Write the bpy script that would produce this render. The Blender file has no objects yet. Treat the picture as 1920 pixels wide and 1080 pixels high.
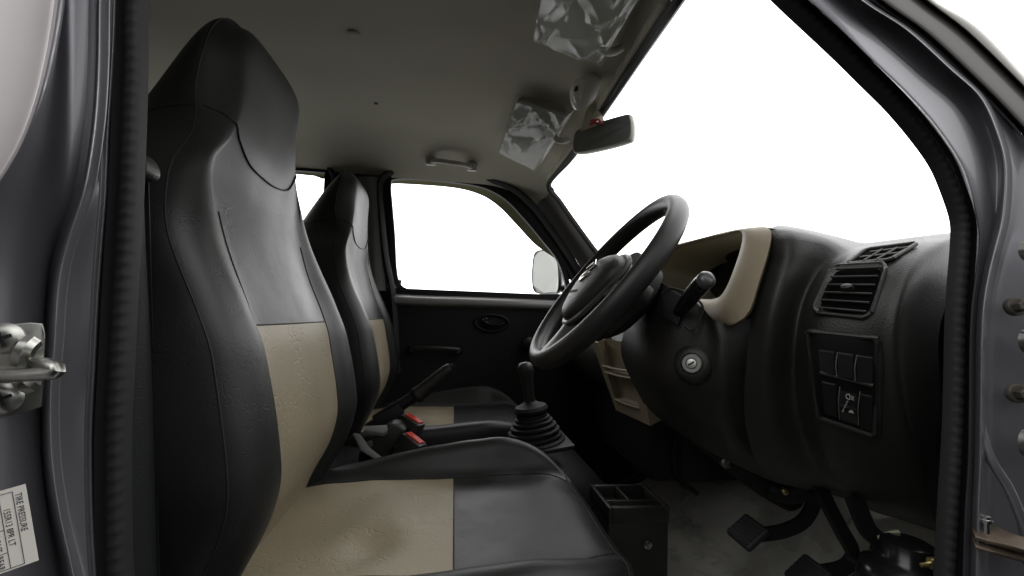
import bpy, bmesh, math, random
from mathutils import Vector, Matrix, noise
random.seed(4)
scene = bpy.context.scene
COL = scene.collection
PI = math.pi
V = Vector

# ------------------------------------------------------------------ camera
F = 860.0                                    # focal length in pixels of a 1920 wide frame
Yc = V((852-960, 540-591, -F)).normalized()
_r = math.radians(2.0)
_zx, _zy = math.sin(_r), math.cos(_r)
Zc = V((_zx, _zy, -(_zx*Yc[0]+_zy*Yc[1])/Yc[2])).normalized()
Xc = Yc.cross(Zc)
cam_d = bpy.data.cameras.new('camera'); cam = bpy.data.objects.new('camera', cam_d); COL.objects.link(cam)
cam_d.sensor_width = 36.0; cam_d.lens = 36.0*F/1920.0
cam_d.clip_start = 0.02; cam_d.clip_end = 200
cam.matrix_world = Matrix((Xc, Yc, Zc)).to_4x4()
scene.camera = cam

def at(px, py, Y):
    "a point measured in the photograph, at distance Y across the van"
    d = V((px-960, 540-py, -F)); w = V((d.dot(Xc), d.dot(Yc), d.dot(Zc)))
    return w*(Y/w.y)
def ats(pts, Y=None):
    return [at(p[0], p[1], p[2] if len(p) > 2 else Y) for p in pts]

# ------------------------------------------------------------------ materials
def mat(name, base, rough=.5, metal=0., spec=.5, coat=0., bump=None, var=None, sheen=0.):
    m = bpy.data.materials.new(name); m.use_nodes = True
    nt = m.node_tree; b = nt.nodes['Principled BSDF']
    b.inputs['Base Color'].default_value = (*base, 1); b.inputs['Roughness'].default_value = rough
    b.inputs['Metallic'].default_value = metal; b.inputs['Specular IOR Level'].default_value = spec
    b.inputs['Coat Weight'].default_value = coat; b.inputs['Coat Roughness'].default_value = .06
    if sheen: b.inputs['Sheen Weight'].default_value = sheen
    tc = nt.nodes.new('ShaderNodeTexCoord')
    if var:                                   # (scale, amount): soft variation of colour and gloss
        n = nt.nodes.new('ShaderNodeTexNoise'); n.inputs['Scale'].default_value = var[0]; n.inputs['Detail'].default_value = 5
        nt.links.new(tc.outputs['Object'], n.inputs['Vector'])
        mr = nt.nodes.new('ShaderNodeMapRange'); mr.inputs['From Min'].default_value = .3; mr.inputs['From Max'].default_value = .7
        mr.inputs['To Min'].default_value = 1-var[1]; mr.inputs['To Max'].default_value = 1+var[1]
        nt.links.new(n.outputs['Fac'], mr.inputs['Value'])
        mx = nt.nodes.new('ShaderNodeVectorMath'); mx.operation = 'SCALE'; mx.inputs[0].default_value = base
        nt.links.new(mr.outputs[0], mx.inputs['Scale']); nt.links.new(mx.outputs[0], b.inputs['Base Color'])
        mr2 = nt.nodes.new('ShaderNodeMapRange'); mr2.inputs['From Min'].default_value = .3; mr2.inputs['From Max'].default_value = .7
        mr2.inputs['To Min'].default_value = max(.03, rough-.1*var[1]*3); mr2.inputs['To Max'].default_value = min(1, rough+.1*var[1]*3)
        nt.links.new(n.outputs['Fac'], mr2.inputs['Value']); nt.links.new(mr2.outputs[0], b.inputs['Roughness'])
    if bump:
        kind, scale, strength, dist = bump
        h = None
        if kind == 'grain':
            v = nt.nodes.new('ShaderNodeTexVoronoi'); v.inputs['Scale'].default_value = scale
            nt.links.new(tc.outputs['Object'], v.inputs['Vector']); h = v.outputs['Distance']
        elif kind == 'noise':
            v = nt.nodes.new('ShaderNodeTexNoise'); v.inputs['Scale'].default_value = scale; v.inputs['Detail'].default_value = 6
            nt.links.new(tc.outputs['Object'], v.inputs['Vector']); h = v.outputs['Fac']
        elif kind == 'crease':                # fine leather creases over a soft grain
            w = nt.nodes.new('ShaderNodeTexNoise'); w.inputs['Scale'].default_value = scale*.9; w.inputs['Detail'].default_value = 3
            nt.links.new(tc.outputs['Object'], w.inputs['Vector'])
            ad = nt.nodes.new('ShaderNodeVectorMath'); ad.operation = 'MULTIPLY_ADD'
            ad.inputs[1].default_value = (.05,)*3
            nt.links.new(w.outputs['Color'], ad.inputs[0]); nt.links.new(tc.outputs['Object'], ad.inputs[2])
            v = nt.nodes.new('ShaderNodeTexVoronoi'); v.feature = 'DISTANCE_TO_EDGE'; v.inputs['Scale'].default_value = scale
            nt.links.new(ad.outputs[0], v.inputs['Vector'])
            cl = nt.nodes.new('ShaderNodeMapRange'); cl.inputs['From Max'].default_value = .09
            nt.links.new(v.outputs['Distance'], cl.inputs['Value'])
            pn = nt.nodes.new('ShaderNodeTexNoise'); pn.inputs['Scale'].default_value = scale*.45
            nt.links.new(tc.outputs['Object'], pn.inputs['Vector'])
            pm = nt.nodes.new('ShaderNodeMapRange'); pm.inputs['From Min'].default_value = .42; pm.inputs['From Max'].default_value = .62
            nt.links.new(pn.outputs['Fac'], pm.inputs['Value'])
            mm = nt.nodes.new('ShaderNodeMix'); mm.inputs['A'].default_value = 1
            nt.links.new(pm.outputs[0], mm.inputs['Factor']); nt.links.new(cl.outputs[0], mm.inputs['B'])
            g = nt.nodes.new('ShaderNodeTexNoise'); g.inputs['Scale'].default_value = scale*9; g.inputs['Detail'].default_value = 3
            nt.links.new(tc.outputs['Object'], g.inputs['Vector'])
            su = nt.nodes.new('ShaderNodeMath'); su.operation = 'MULTIPLY_ADD'; su.inputs[1].default_value = .75
            nt.links.new(g.outputs['Fac'], su.inputs[0]); nt.links.new(mm.outputs['Result'], su.inputs[2]); h = su.outputs[0]
        bp = nt.nodes.new('ShaderNodeBump'); bp.inputs['Strength'].default_value = strength; bp.inputs['Distance'].default_value = dist
        nt.links.new(h, bp.inputs['Height']); nt.links.new(bp.outputs[0], b.inputs['Normal'])
    return m

M = {}
M['paint'] = mat('grey_metallic_paint', (.255, .25, .268), .40, .74, .5, .5, ('noise', 900, .05, .0004))
M['vinyl'] = mat('black_vinyl', (.0115, .0118, .0113), .46, 0, .5, 0, ('crease', 60, .2, .0007), (7, .22))
M['beige'] = mat('beige_vinyl', (.26, .222, .152), .48, 0, .4, 0, ('crease', 40, .42, .001), (14, .05))
M['stitch'] = mat('dark_thread', (.012, .011, .011), .7)
M['lining'] = mat('headliner', (.43, .415, .335), .9, 0, .2, 0, ('noise', 700, .25, .0008), (4, .05))
M['plastic'] = mat('black_plastic', (.017, .0168, .0150), .46, 0, .5, 0, ('grain', 620, .4, .0007), (10, .12))
M['darkplastic'] = mat('matt_black_plastic', (.008, .008, .0085), .6, 0, .35, 0, ('grain', 600, .2, .0005))
M['gloss'] = mat('gloss_black_plastic', (.01, .01, .011), .2)
M['rim'] = mat('wheel_rim_plastic', (.015, .015, .0143), .42, 0, .5, 0, ('grain', 750, .3, .0006), (20, .05))
M['grey'] = mat('light_grey_plastic', (.5, .49, .44), .5)
M['beigeplastic'] = mat('beige_plastic', (.30, .252, .172), .5, 0, .4, 0, ('grain', 800, .15, .0004))
M['rubber'] = mat('black_rubber', (.016, .0155, .016), .62, 0, .35, 0, ('noise', 300, .2, .0006))
M['steel'] = mat('zinc_steel', (.42, .42, .39), .3, 1., .5, 0, ('noise', 90, .2, .001), (40, .2))
M['chrome'] = mat('chrome', (.75, .75, .73), .12, 1.)
M['rust'] = mat('brown_steel', (.13, .10, .075), .45, .7, .5, 0, None, (60, .35))
M['screw'] = mat('dark_bolt', (.10, .09, .075), .5, .6, .5, 0, None, (80, .3))
M['carpet'] = mat('dark_floor', (.014, .014, .014), .85, 0, .2, 0, ('noise', 500, .3, .001))
M['trim'] = mat('dark_grey_trim', (.14, .14, .13), .5, 0, .4, 0, ('grain', 700, .2, .0005))
M['doortrim'] = mat('door_trim', (.008, .0088, .0095), .65, 0, .3, 0, ('grain', 500, .3, .0006))
M['slat'] = mat('vent_slat_plastic', (.05, .05, .045), .42)
M['red'] = mat('red_button', (.52, .045, .03), .4)
M['mirror'] = mat('mirror_glass', (.15, .155, .145), .05, 1.)
M['sticker'] = mat('sticker_paper', (.68, .66, .6), .5)
M['ink'] = mat('sticker_ink', (.05, .045, .06), .6)
M['mark'] = mat('switch_marks', (.4, .4, .34), .5)
M['white'] = mat('white_plastic', (.88, .87, .81), .25)
M['visor_green'] = mat('olive_window_strip', (.19, .185, .10), .5)
M['outer'] = mat('pale_paint', (.42, .41, .36), .45)

def glass_mat(name, tint=(1, 1, 1), gloss=.05):
    m = bpy.data.materials.new(name); m.use_nodes = True; nt = m.node_tree; nt.nodes.clear()
    o = nt.nodes.new('ShaderNodeOutputMaterial'); mx = nt.nodes.new('ShaderNodeMixShader')
    t = nt.nodes.new('ShaderNodeBsdfTransparent'); t.inputs[0].default_value = (*tint, 1)
    g = nt.nodes.new('ShaderNodeBsdfGlossy'); g.inputs['Roughness'].default_value = .02
    fr = nt.nodes.new('ShaderNodeFresnel'); fr.inputs[0].default_value = 1.45
    mu = nt.nodes.new('ShaderNodeMath'); mu.operation = 'MULTIPLY'; mu.inputs[1].default_value = gloss*20
    nt.links.new(fr.outputs[0], mu.inputs[0]); nt.links.new(mu.outputs[0], mx.inputs[0])
    nt.links.new(t.outputs[0], mx.inputs[1]); nt.links.new(g.outputs[0], mx.inputs[2]); nt.links.new(mx.outputs[0], o.inputs[0])
    return m
M['glass'] = glass_mat('window_glass', (1, 1, 1), .004)

def film_mat():
    m = bpy.data.materials.new('clear_film'); m.use_nodes = True; nt = m.node_tree; nt.nodes.clear()
    o = nt.nodes.new('ShaderNodeOutputMaterial')
    t = nt.nodes.new('ShaderNodeBsdfTransparent'); t.inputs[0].default_value = (.93, .94, .92, 1)
    g = nt.nodes.new('ShaderNodeBsdfGlossy'); g.inputs['Roughness'].default_value = .26
    d = nt.nodes.new('ShaderNodeBsdfTranslucent'); d.inputs[0].default_value = (.8, .8, .76, 1)
    d2 = nt.nodes.new('ShaderNodeBsdfDiffuse'); d2.inputs[0].default_value = (.8, .8, .76, 1)
    lw = nt.nodes.new('ShaderNodeLayerWeight'); lw.inputs[0].default_value = .35
    mr = nt.nodes.new('ShaderNodeMapRange'); mr.inputs['To Min'].default_value = .03; mr.inputs['To Max'].default_value = .10
    a = nt.nodes.new('ShaderNodeMixShader'); a.inputs[0].default_value = .5
    nt.links.new(d.outputs[0], a.inputs[1]); nt.links.new(d2.outputs[0], a.inputs[2])
    b = nt.nodes.new('ShaderNodeMixShader'); b.inputs[0].default_value = .10
    nt.links.new(t.outputs[0], b.inputs[1]); nt.links.new(a.outputs[0], b.inputs[2])
    c = nt.nodes.new('ShaderNodeMixShader')
    nt.links.new(lw.outputs['Fresnel'], mr.inputs['Value']); nt.links.new(mr.outputs[0], c.inputs[0])
    nt.links.new(b.outputs[0], c.inputs[1]); nt.links.new(g.outputs[0], c.inputs[2]); nt.links.new(c.outputs[0], o.inputs[0])
    return m
M['film'] = film_mat()

def mat_floor():
    m = mat('floor_mat_plastic', (.42, .412, .37), .3, 0, .5, 0, None, (7, .3))
    return m
M['mat'] = mat_floor()

# ------------------------------------------------------------------ object helpers
def wloc(o):
    p = V((0, 0, 0))
    while o is not None:
        p = p + V(o.location); o = o.parent
    return p
def thing(name, label, cat, loc, group=None):
    o = bpy.data.objects.new(name, None); o.empty_display_size = .05
    o.location = loc; COL.objects.link(o); o['label'] = label; o['category'] = cat
    if group: o['group'] = group
    return o
def finish(name, me, material, parent, smooth=40, label=None):
    "link a mesh given in world coordinates as a part of parent"
    me.name = name
    me.materials.clear()
    for mm in (material if isinstance(material, (list, tuple)) else [material]): me.materials.append(mm)
    o = bpy.data.objects.new(name, me)
    if parent is not None:
        me.transform(Matrix.Translation(-wloc(parent))); o.parent = parent
    COL.objects.link(o)
    if smooth:
        for p in me.polygons: p.use_smooth = True
        me.set_sharp_from_angle(angle=math.radians(smooth))
    if label: o['label'] = label
    return o
class MB:
    "collects shapes into one mesh"
    def __init__(s): s.bm = bmesh.new()
    def build(s, name, material, parent, smooth=40, label=None, recalc=True):
        if recalc: bmesh.ops.recalc_face_normals(s.bm, faces=s.bm.faces[:])
        me = bpy.data.meshes.new(name); s.bm.to_mesh(me); s.bm.free()
        return finish(name, me, material, parent, smooth, label)
    def grid(s, rows, closeu=False, closev=False, capa=False, capb=False, mi=0):
        bm = s.bm; g = [[bm.verts.new(p) for p in r] for r in rows]
        nr, nc = len(g), len(g[0])
        for i in range(nr if closev else nr-1):
            for j in range(nc if closeu else nc-1):
                a, b, c, d = g[i][j], g[i][(j+1) % nc], g[(i+1) % nr][(j+1) % nc], g[(i+1) % nr][j]
                try:
                    f = bm.faces.new((a, b, c, d)); f.material_index = mi
                except ValueError: pass
        if capa: s._cap(g[0], mi)
        if capb: s._cap(g[-1], mi)
        return g
    def _cap(s, ring, mi=0):
        c = sum((v.co for v in ring), V((0, 0, 0)))/len(ring); cv = s.bm.verts.new(c)
        for i in range(len(ring)):
            f = s.bm.faces.new((ring[i], ring[(i+1) % len(ring)], cv)); f.material_index = mi
    def box(s, M4, size, bev=0., seg=2, mi=0):
        t = bmesh.new(); bmesh.ops.create_cube(t, size=1)
        bmesh.ops.scale(t, vec=size, verts=t.verts[:])
        if bev: bmesh.ops.bevel(t, geom=t.edges[:], offset=bev, segments=seg, profile=.5, affect='EDGES')
        bmesh.ops.transform(t, matrix=M4, verts=t.verts[:]); s.merge(t, mi)
    def merge(s, t, mi=0):
        mp = {v: s.bm.verts.new(v.co) for v in t.verts}
        for f in t.faces:
            try:
                n = s.bm.faces.new([mp[v] for v in f.verts]); n.material_index = mi
            except ValueError: pass
        t.free()
    def tube(s, pts, r, n=10, closed=False, samples=None, up=None, prof=None, mi=0, caps=True, smoothp=True):
        "round (or prof) section swept along points; r number or list along"
        P = cr(pts, samples or max(8, len(pts)*6), closed) if smoothp else [V(p) for p in pts]
        N = len(P); rows = []
        up = V(up) if up else None
        prev = None
        for i, p in enumerate(P):
            t = (P[(i+1) % N]-P[i-1]) if closed else (P[min(i+1, N-1)]-P[max(i-1, 0)])
            t.normalize()
            if up is not None: a = up - t*up.dot(t)
            elif prev is None: a = t.orthogonal()
            else: a = prev - t*prev.dot(t)
            a.normalize(); b = t.cross(a); prev = a
            u = i/(N-1) if N > 1 else 0
            rr = r(u) if callable(r) else r
            if prof: rows.append([p + a*(q[0]*rr) + b*(q[1]*rr) for q in prof])
            else: rows.append([p + a*(math.cos(2*PI*k/n)*rr) + b*(math.sin(2*PI*k/n)*rr) for k in range(n)])
        s.grid(rows, closeu=True, closev=closed, capa=caps and not closed, capb=caps and not closed, mi=mi)
    def lathe(s, base, axis, prof, n=32, sq=1., mi=0, side=None):
        "prof: (distance along axis, radius); sq squashes the second direction"
        axis = V(axis).normalized(); a = (V(side)-axis*V(side).dot(axis)).normalized() if side else axis.orthogonal().normalized(); b = axis.cross(a)
        rows = [[V(base)+axis*h + a*(r*math.cos(2*PI*k/n)) + b*(r*sq*math.sin(2*PI*k/n)) for k in range(n)] for h, r in prof]
        s.grid(rows, closeu=True, capa=True, capb=True, mi=mi)
    def plate(s, outline, nrm, th, mi=0, bev=0):
        "flat plate: 3D outline extruded by th along nrm"
        t = bmesh.new(); nrm = V(nrm).normalized()
        vs = [t.verts.new(p) for p in outline]; f = t.faces.new(vs)
        r = bmesh.ops.extrude_face_region(t, geom=[f]); bmesh.ops.translate(t, vec=nrm*th, verts=[v for v in r['geom'] if isinstance(v, bmesh.types.BMVert)])
        if bev:
            bmesh.ops.recalc_face_normals(t, faces=t.faces[:])
            es = [e for e in t.edges if len(e.link_faces) == 2 and e.calc_face_angle(0) > .6]
            bmesh.ops.bevel(t, geom=es, offset=bev, segments=2, profile=.5, affect='EDGES')
        s.merge(t, mi)

def cr(pts, n, closed=False):
    "Catmull-Rom through pts, resampled to n points at even spacing"
    P = [V(p) for p in pts]; k = len(P); out = []
    if k == 2 and not closed: return [P[0].lerp(P[1], i/(n-1)) for i in range(n)]
    segs = k if closed else k-1
    for i in range(segs):
        if closed: p0, p1, p2, p3 = P[i-1], P[i], P[(i+1) % k], P[(i+2) % k]
        else:
            p1, p2 = P[i], P[i+1]; p0 = P[i-1] if i else p1*2-p2; p3 = P[i+2] if i+2 < k else p2*2-p1
        for j in range(14):
            t = j/14
            out.append(.5*((2*p1)+(p2-p0)*t+(2*p0-5*p1+4*p2-p3)*t*t+(3*p1-p0-3*p2+p3)*t**3))
    out.append(P[0].copy() if closed else P[-1].copy())
    L = [0]
    for i in range(1, len(out)): L.append(L[-1]+(out[i]-out[i-1]).length)
    res = []; j = 0; m = n if closed else n-1
    for i in range(n):
        d = L[-1]*i/m
        while j < len(L)-2 and L[j+1] < d: j += 1
        sp = L[j+1]-L[j]
        res.append(out[j].lerp(out[j+1], (d-L[j])/sp if sp > 1e-9 else 0))
    return res
def sub(ctrl, k, closed=False):
    "Catmull-Rom keeping the control points: k steps a segment"
    P = [V(p) for p in ctrl]; n = len(P); out = []
    for i in range(n if closed else n-1):
        if closed: p0, p1, p2, p3 = P[i-1], P[i], P[(i+1) % n], P[(i+2) % n]
        else:
            p1, p2 = P[i], P[i+1]; p0 = P[i-1] if i else p1*2-p2; p3 = P[i+2] if i+2 < n else p2*2-p1
        for j in range(k):
            t = j/k; out.append(.5*((2*p1)+(p2-p0)*t+(2*p0-5*p1+4*p2-p3)*t*t+(3*p1-p0-3*p2+p3)*t**3))
    if not closed: out.append(P[-1])
    return out
def loft(rails, along=40, across=4):
    "surface through rails (each a list of points), smooth both ways"
    R = [cr(r, along) for r in rails]
    cols = [sub([r[i] for r in R], across) for i in range(along)]
    return cols
def interp(x, xs, ys):
    if x <= xs[0]: return ys[0]
    for i in range(len(xs)-1):
        if x <= xs[i+1]:
            t = (x-xs[i])/(xs[i+1]-xs[i]); return ys[i]+(ys[i+1]-ys[i])*t
    return ys[-1]
def sinterp(x, xs, ys):
    "smooth interpolation"
    if x <= xs[0]: return ys[0]
    if x >= xs[-1]: return ys[-1]
    for i in range(len(xs)-1):
        if x <= xs[i+1]:
            h = xs[i+1]-xs[i]; t = (x-xs[i])/h
            def sl(k):
                if k == 0: return (ys[1]-ys[0])/(xs[1]-xs[0])
                if k == len(xs)-1: return (ys[-1]-ys[-2])/(xs[-1]-xs[-2])
                return (ys[k+1]-ys[k-1])/(xs[k+1]-xs[k-1])
            a, b = sl(i)*h, sl(i+1)*h; d = ys[i+1]-ys[i]
            return ys[i] + a*t + (3*d-2*a-b)*t*t + (a+b-2*d)*t**3
def basis(o, ex, ey, ez):
    m = Matrix((ex, ey, ez)).transposed().to_4x4(); m.translation = o; return m
def frame(o, ex, nrm):
    ez = V(nrm).normalized(); ex = (V(ex)-ez*V(ex).dot(ez)).normalized(); return basis(V(o), ex, ez.cross(ex), ez)
def T(x, y, z): return Matrix.Translation((x, y, z))
def text_into(mb, s, size, M4, th=.0004, mi=0, align='LEFT', sx=1.0):
    c = bpy.data.curves.new('lettering', 'FONT'); c.body = s; c.size = size; c.extrude = th/2; c.align_x = align; c.resolution_u = 3
    o = bpy.data.objects.new('lettering', c); COL.objects.link(o)
    dg = bpy.context.evaluated_depsgraph_get(); me = bpy.data.meshes.new_from_object(o.evaluated_get(dg))
    t = bmesh.new(); t.from_mesh(me); bmesh.ops.transform(t, matrix=M4 @ Matrix.Diagonal((sx, 1, 1, 1)), verts=t.verts[:])
    mb.merge(t, mi); bpy.data.objects.remove(o); bpy.data.curves.remove(c); bpy.data.meshes.remove(me)

# ------------------------------------------------------------------ the van's body
van = thing('van', 'dark grey metallic van with open driver door, black rubber door seal and grey headliner', 'van', (0, 1.04, -.60))

def roof_z(x, y):
    s = abs(y-1.04)/.62
    z = .605 - .115*s**5
    if x > .0: z -= .08*(x/.315)**2.2*(1-.8*min(1, s**5)) + (.05*((x-.1)/.2)**1.5 if x > .1 else 0)*min(1, s)**8
    return z
mb = MB(); rows = []
for i in range(70):
    x = -1.35+(1.35+.318)*(i/69)**.8
    rows.append([V((x, .40+1.265*j/50, roof_z(x, .40+1.265*j/50)+.0015*noise.noise(V((x*9, j*.3, 0))))) for j in range(51)])
mb.grid(rows)
lin = mb.build('headliner', M['lining'], van, 80)
mb = MB()                                                       # rolled front edge and the far top corner
hd = ats([(1300, -45, .60), (1254, 0, .63), (1190, 97, .80), (1125, 200, 1.04), (1065, 288, 1.35), (1024, 342, 1.60)])
mb.tube([p+V((-.004, 0, .001)) for p in hd], .007, 10)
cg = loft([ats([(905, 322, 1.655), (950, 338, 1.655), (985, 366, 1.66), (1004, 385, 1.655)]),
           ats([(930, 305, 1.62), (975, 322, 1.62), (1010, 345, 1.62), (1020, 370, 1.63)]),
           ats([(985, 318, 1.58), (1015, 330, 1.58), (1028, 342, 1.58), (1040, 356, 1.60)])], 16, 5)
mb.grid(cg)
mb.grid([[p+V((-.004, 0, .004)) for p in cr(hd, 40)], [V((.28, p.y, roof_z(.28, p.y)-.001)) for p in cr(hd, 40)]])
mb.build('headliner_edge', M['lining'], van, 80)
for i, (px, py) in enumerate(((663, 67), (705, 198))):
    Y = 1.0 if i == 0 else 1.33
    p = at(px, py, Y); p.z = roof_z(p.x, p.y)
    mb = MB(); mb.lathe(p, (0, 0, -1), [(-.002, .0135), (.002, .0135), (.0035, .011), (.004, .004)] if i == 0 else [(-.002, .006), (.002, .006), (.003, .003)], 20)
    mb.build('lining_clip', M['lining'] if i == 0 else M['screw'], van)

# windscreen: black edge, pane, far pillar trim
edge = [at(1320, -70, .57), at(1273, 0, .615), at(1205, 100, .79), at(1138, 200, 1.03), at(1075, 292, 1.35), at(1030, 345, 1.585),
        at(1050, 378, 1.59), at(1085, 428, 1.59), at(1122, 478, 1.59), at(1165, 536, 1.59)]
mb = MB(); mb.tube(edge, .0085, 8, samples=90, prof=[(1, 0), (.7, .7), (0, 1), (-1, .8), (-1.3, 0), (-1, -.8), (0, -1), (.7, -.7)])
mb.grid([[p+V((-.001, 0, -.0065)) for p in cr(hd, 40)], [p+V((0, 0, -.004)) for p in cr(edge[:6], 40)]])
mb.build('windscreen_seal', M['rubber'], van)
mb = MB(); rows = []
for i in range(2):
    for_row = []
    for j in range(21):
        y = .50+1.09*j/20; s = (y-1.04)/.55
        if i == 0: for_row.append(V((.325+.02*(1-s*s), y, .485+.012*(1-s*s))))
        else: for_row.append(V((.60+.16*(1-s*s), y, .075)))
    rows.append(for_row)
mb.grid(rows); mb.build('windscreen', M['glass'], van)
mb = MB()
mb.grid(loft([ats([(1003, 380, 1.665), (1045, 436, 1.665), (1085, 495, 1.665), (1120, 560, 1.665)]),
              ats([(1020, 365, 1.635), (1062, 425, 1.635), (1103, 487, 1.635), (1145, 560, 1.635)]),
              ats([(1036, 352, 1.60), (1080, 425, 1.60), (1121, 485, 1.60), (1170, 560, 1.60)])], 24, 5))
mb.build('pillar_trim', M['trim'], van)

# far side wall behind the door: pillar, rear window frame, lower trim, closing panels
mb = MB()
mb.grid([[V((x, 1.66, z)) for z in (-.6, -.2, .05, .3, .505)] for x in (-.475, -.245)])
mb.grid([[V((x, 1.66, z)) for x in (-.475, -.44)] for z in (.1, .505)])
mb.box(T(-.225, 1.685, .07), (.06, .008, .10))
mb.build('pillar_panel', M['doortrim'], van)
mb = MB()
mb.grid(loft([ats([(672, 331, 1.652), (676, 420, 1.652), (684, 545, 1.652)]), ats([(690, 331, 1.635), (696, 420, 1.635), (702, 545, 1.635)]), ats([(713, 332, 1.652), (716, 420, 1.652), (724, 545, 1.652)])], 16, 5))
mb.build('pillar_trim', M['trim'], van)
mb = MB()
mb.box(T(-.885, 1.665, -.25), (.85, .01, .66)); mb.box(T(-.885, 1.665, .50), (.85, .02, .03)); mb.box(T(-1.25, 1.665, .3), (.12, .01, .5))
mb.build('side_panel', M['doortrim'], van)
mb = MB(); mb.tube(ats([(480, 298, 1.655), (560, 300, 1.655), (600, 305, 1.655), (622, 322, 1.655), (628, 360, 1.655), (632, 520, 1.655)]), .009, 8, samples=40)
mb.build('rear_window_seal', M['rubber'], van)
mb = MB(); mb.grid([ats([(480, 308, 1.70), (560, 312, 1.70), (596, 316, 1.70), (614, 330, 1.70)]), ats([(480, 322, 1.70), (560, 327, 1.70), (590, 330, 1.70), (606, 336, 1.70)])])
mb.build('rear_window_strip', M['visor_green'], van)
mb = MB(); mb.grid([[V((x, 1.69, z)) for z in (.08, .5)] for x in (-1.2, -.46)]); mb.build('rear_window', M['glass'], van)
mb = MB()
mb.grid([[V((-1.33, y, z)) for z in (-.6, .62)] for y in (.38, 1.7)])
mb.grid([[V((x, .43, z)) for z in (-.6, .52)] for x in (-1.33, -.30)])
mb.build('rear_trim', M['doortrim'], van)
# floor, toe board, engine cover
mb = MB(); mb.box(T(-.3, 1.04, -.605), (2.1, 1.30, .02)); mb.build('floor_pan', M['carpet'], van)
mb = MB()
mb.grid(loft([[V((.58, y, -.595)), V((.68, y, -.57)), V((.80, y, -.46)), V((.92, y, -.30)), V((.96, y, -.05)), V((.90, y, .06)), V((.80, y, .08))] for y in (.43, .8, 1.2, 1.66)], 24, 3))
mb.grid([[V((x, y, z)) for z in (-.6, .06)] for x, y in ((.5, 1.665), (1.0, 1.665))]); mb.grid([[V((x, y, z)) for z in (-.6, .06)] for x, y in ((.56, .435), (1.0, .435))])
mb.build('toe_board', M['carpet'], van)
mb = MB(); rows = []
for i in range(26):
    x = -.45+.90*i/25; row = []
    h = interp(x, [-.45, .2, .27, .34, .41, .45], [.27, .27, .262, .24, .17, .02])
    for j in range(25):
        a = PI*j/24; c, s = math.cos(a), math.sin(a)
        row.append(V((x, 1.16-.2*math.copysign(abs(c)**.45, c), -.595+h*s**.5)))
    rows.append(row)
mb.grid(rows, capa=False); mb.build('engine_cover', M['darkplastic'], van, 60)

# ---- near side: rear pillar of the door opening (rails run top to bottom, from seal outwards)
def rail(pts, Y, dx=0): return [at(x+dx, y, Y) for x, y in pts]
flange = [(219, -160), (217, 0), (212, 120), (204, 240), (199, 360), (191, 460), (184, 560), (178, 680), (172, 800), (172, 900), (175, 1000), (180, 1080), (188, 1200)]
ridge = [(193, -160), (188, 0), (186, 120), (180, 220), (168, 310), (155, 370), (132, 440), (116, 500), (108, 560), (103, 640), (96, 720), (95, 800), (100, 880), (112, 960), (132, 1050), (160, 1180)]
edge_ = [(125, -160), (108, 0), (92, 100), (70, 190), (40, 270), (2, 335), (-45, 400), (-85, 480), (-105, 560), (-118, 700), (-120, 900), (-115, 1080), (-100, 1200)]
def extend(l, k):                                             # carry a rail on past the frame, up to the roof
    (a, b), (c, d) = l[0], l[1]; l.insert(0, (a+(a-c)*k, b+(b-d)*k))
for l in (flange, ridge, edge_): extend(l, 1.6)
mb = MB()
mb.grid(loft([rail(flange, .415, 22), rail(flange, .412, 4), rail(flange, .400, 0), rail(flange, .398, -4), rail(flange, .401, -9), rail(flange, .399, -14)], 90, 3))
mb.grid(loft([rail(flange, .399, -14), rail(ridge, .3975, 19), rail(ridge, .3955, 15), rail(ridge, .384, 3), rail(ridge, .382, -3), rail(ridge, .386, -9), rail(ridge, .40, -15), rail(ridge, .41, -22)], 90, 4))
mb.build('door_pillar', M['paint'], van, 75)
mb = MB()
mb.grid(loft([rail(ridge, .41, -22), rail([(x*.55+y*.0, q) for (x, q), y in zip(ridge, range(99))], .395, 10), rail(edge_, .345, 14), rail(edge_, .335, 4), rail(edge_, .328, -8), rail(edge_, .325, -60), rail(edge_, .33, -160)], 90, 5))
mb.build('door_jamb', M['paint'], van, 75)
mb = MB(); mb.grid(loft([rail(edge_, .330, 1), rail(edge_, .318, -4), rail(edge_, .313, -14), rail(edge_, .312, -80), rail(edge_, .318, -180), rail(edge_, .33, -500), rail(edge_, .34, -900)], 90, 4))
mb.build('side_skin', mat('side_skin_reflection', (.62, .575, .575), .3, 0, .5, .3, None, (18, .05)), van, 75)  # sky reflection on the dark body side, put in as pale colour
# hinge pillar and screen pillar (rails run from the top down, from the seal outwards)
seal_in = [(1390, -75), (1466, 0), (1495, 27), (1538, 66), (1585, 114), (1644, 170), (1697, 226), (1740, 276), (1771, 329), (1793, 383), (1798, 430), (1793, 520), (1789, 600), (1787, 700), (1783, 800), (1776, 920), (1766, 1080), (1762, 1180)]
flange_r = [(1440, -75), (1519, 0), (1570, 48), (1644, 120), (1697, 170), (1750, 228), (1798, 298), (1819, 351), (1834, 420), (1836, 460), (1831, 510), (1823, 570), (1819, 640), (1818, 740), (1816, 860), (1810, 960), (1806, 1080), (1804, 1180)]
face_r = [(1500, -75), (1575, 0), (1633, 53), (1729, 138), (1803, 202), (1848, 276), (1864, 340), (1866, 410), (1852, 470), (1842, 520), (1834, 570), (1831, 640), (1831, 740), (1829, 860), (1824, 960), (1820, 1080), (1818, 1180)]
ridge_r = [(1530, -75), (1612, 0), (1697, 56), (1777, 128), (1835, 183), (1868, 255), (1882, 319), (1878, 405), (1864, 465), (1852, 515), (1843, 570), (1839, 640), (1838, 740), (1836, 860), (1832, 960), (1829, 1080), (1827, 1180)]
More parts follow.
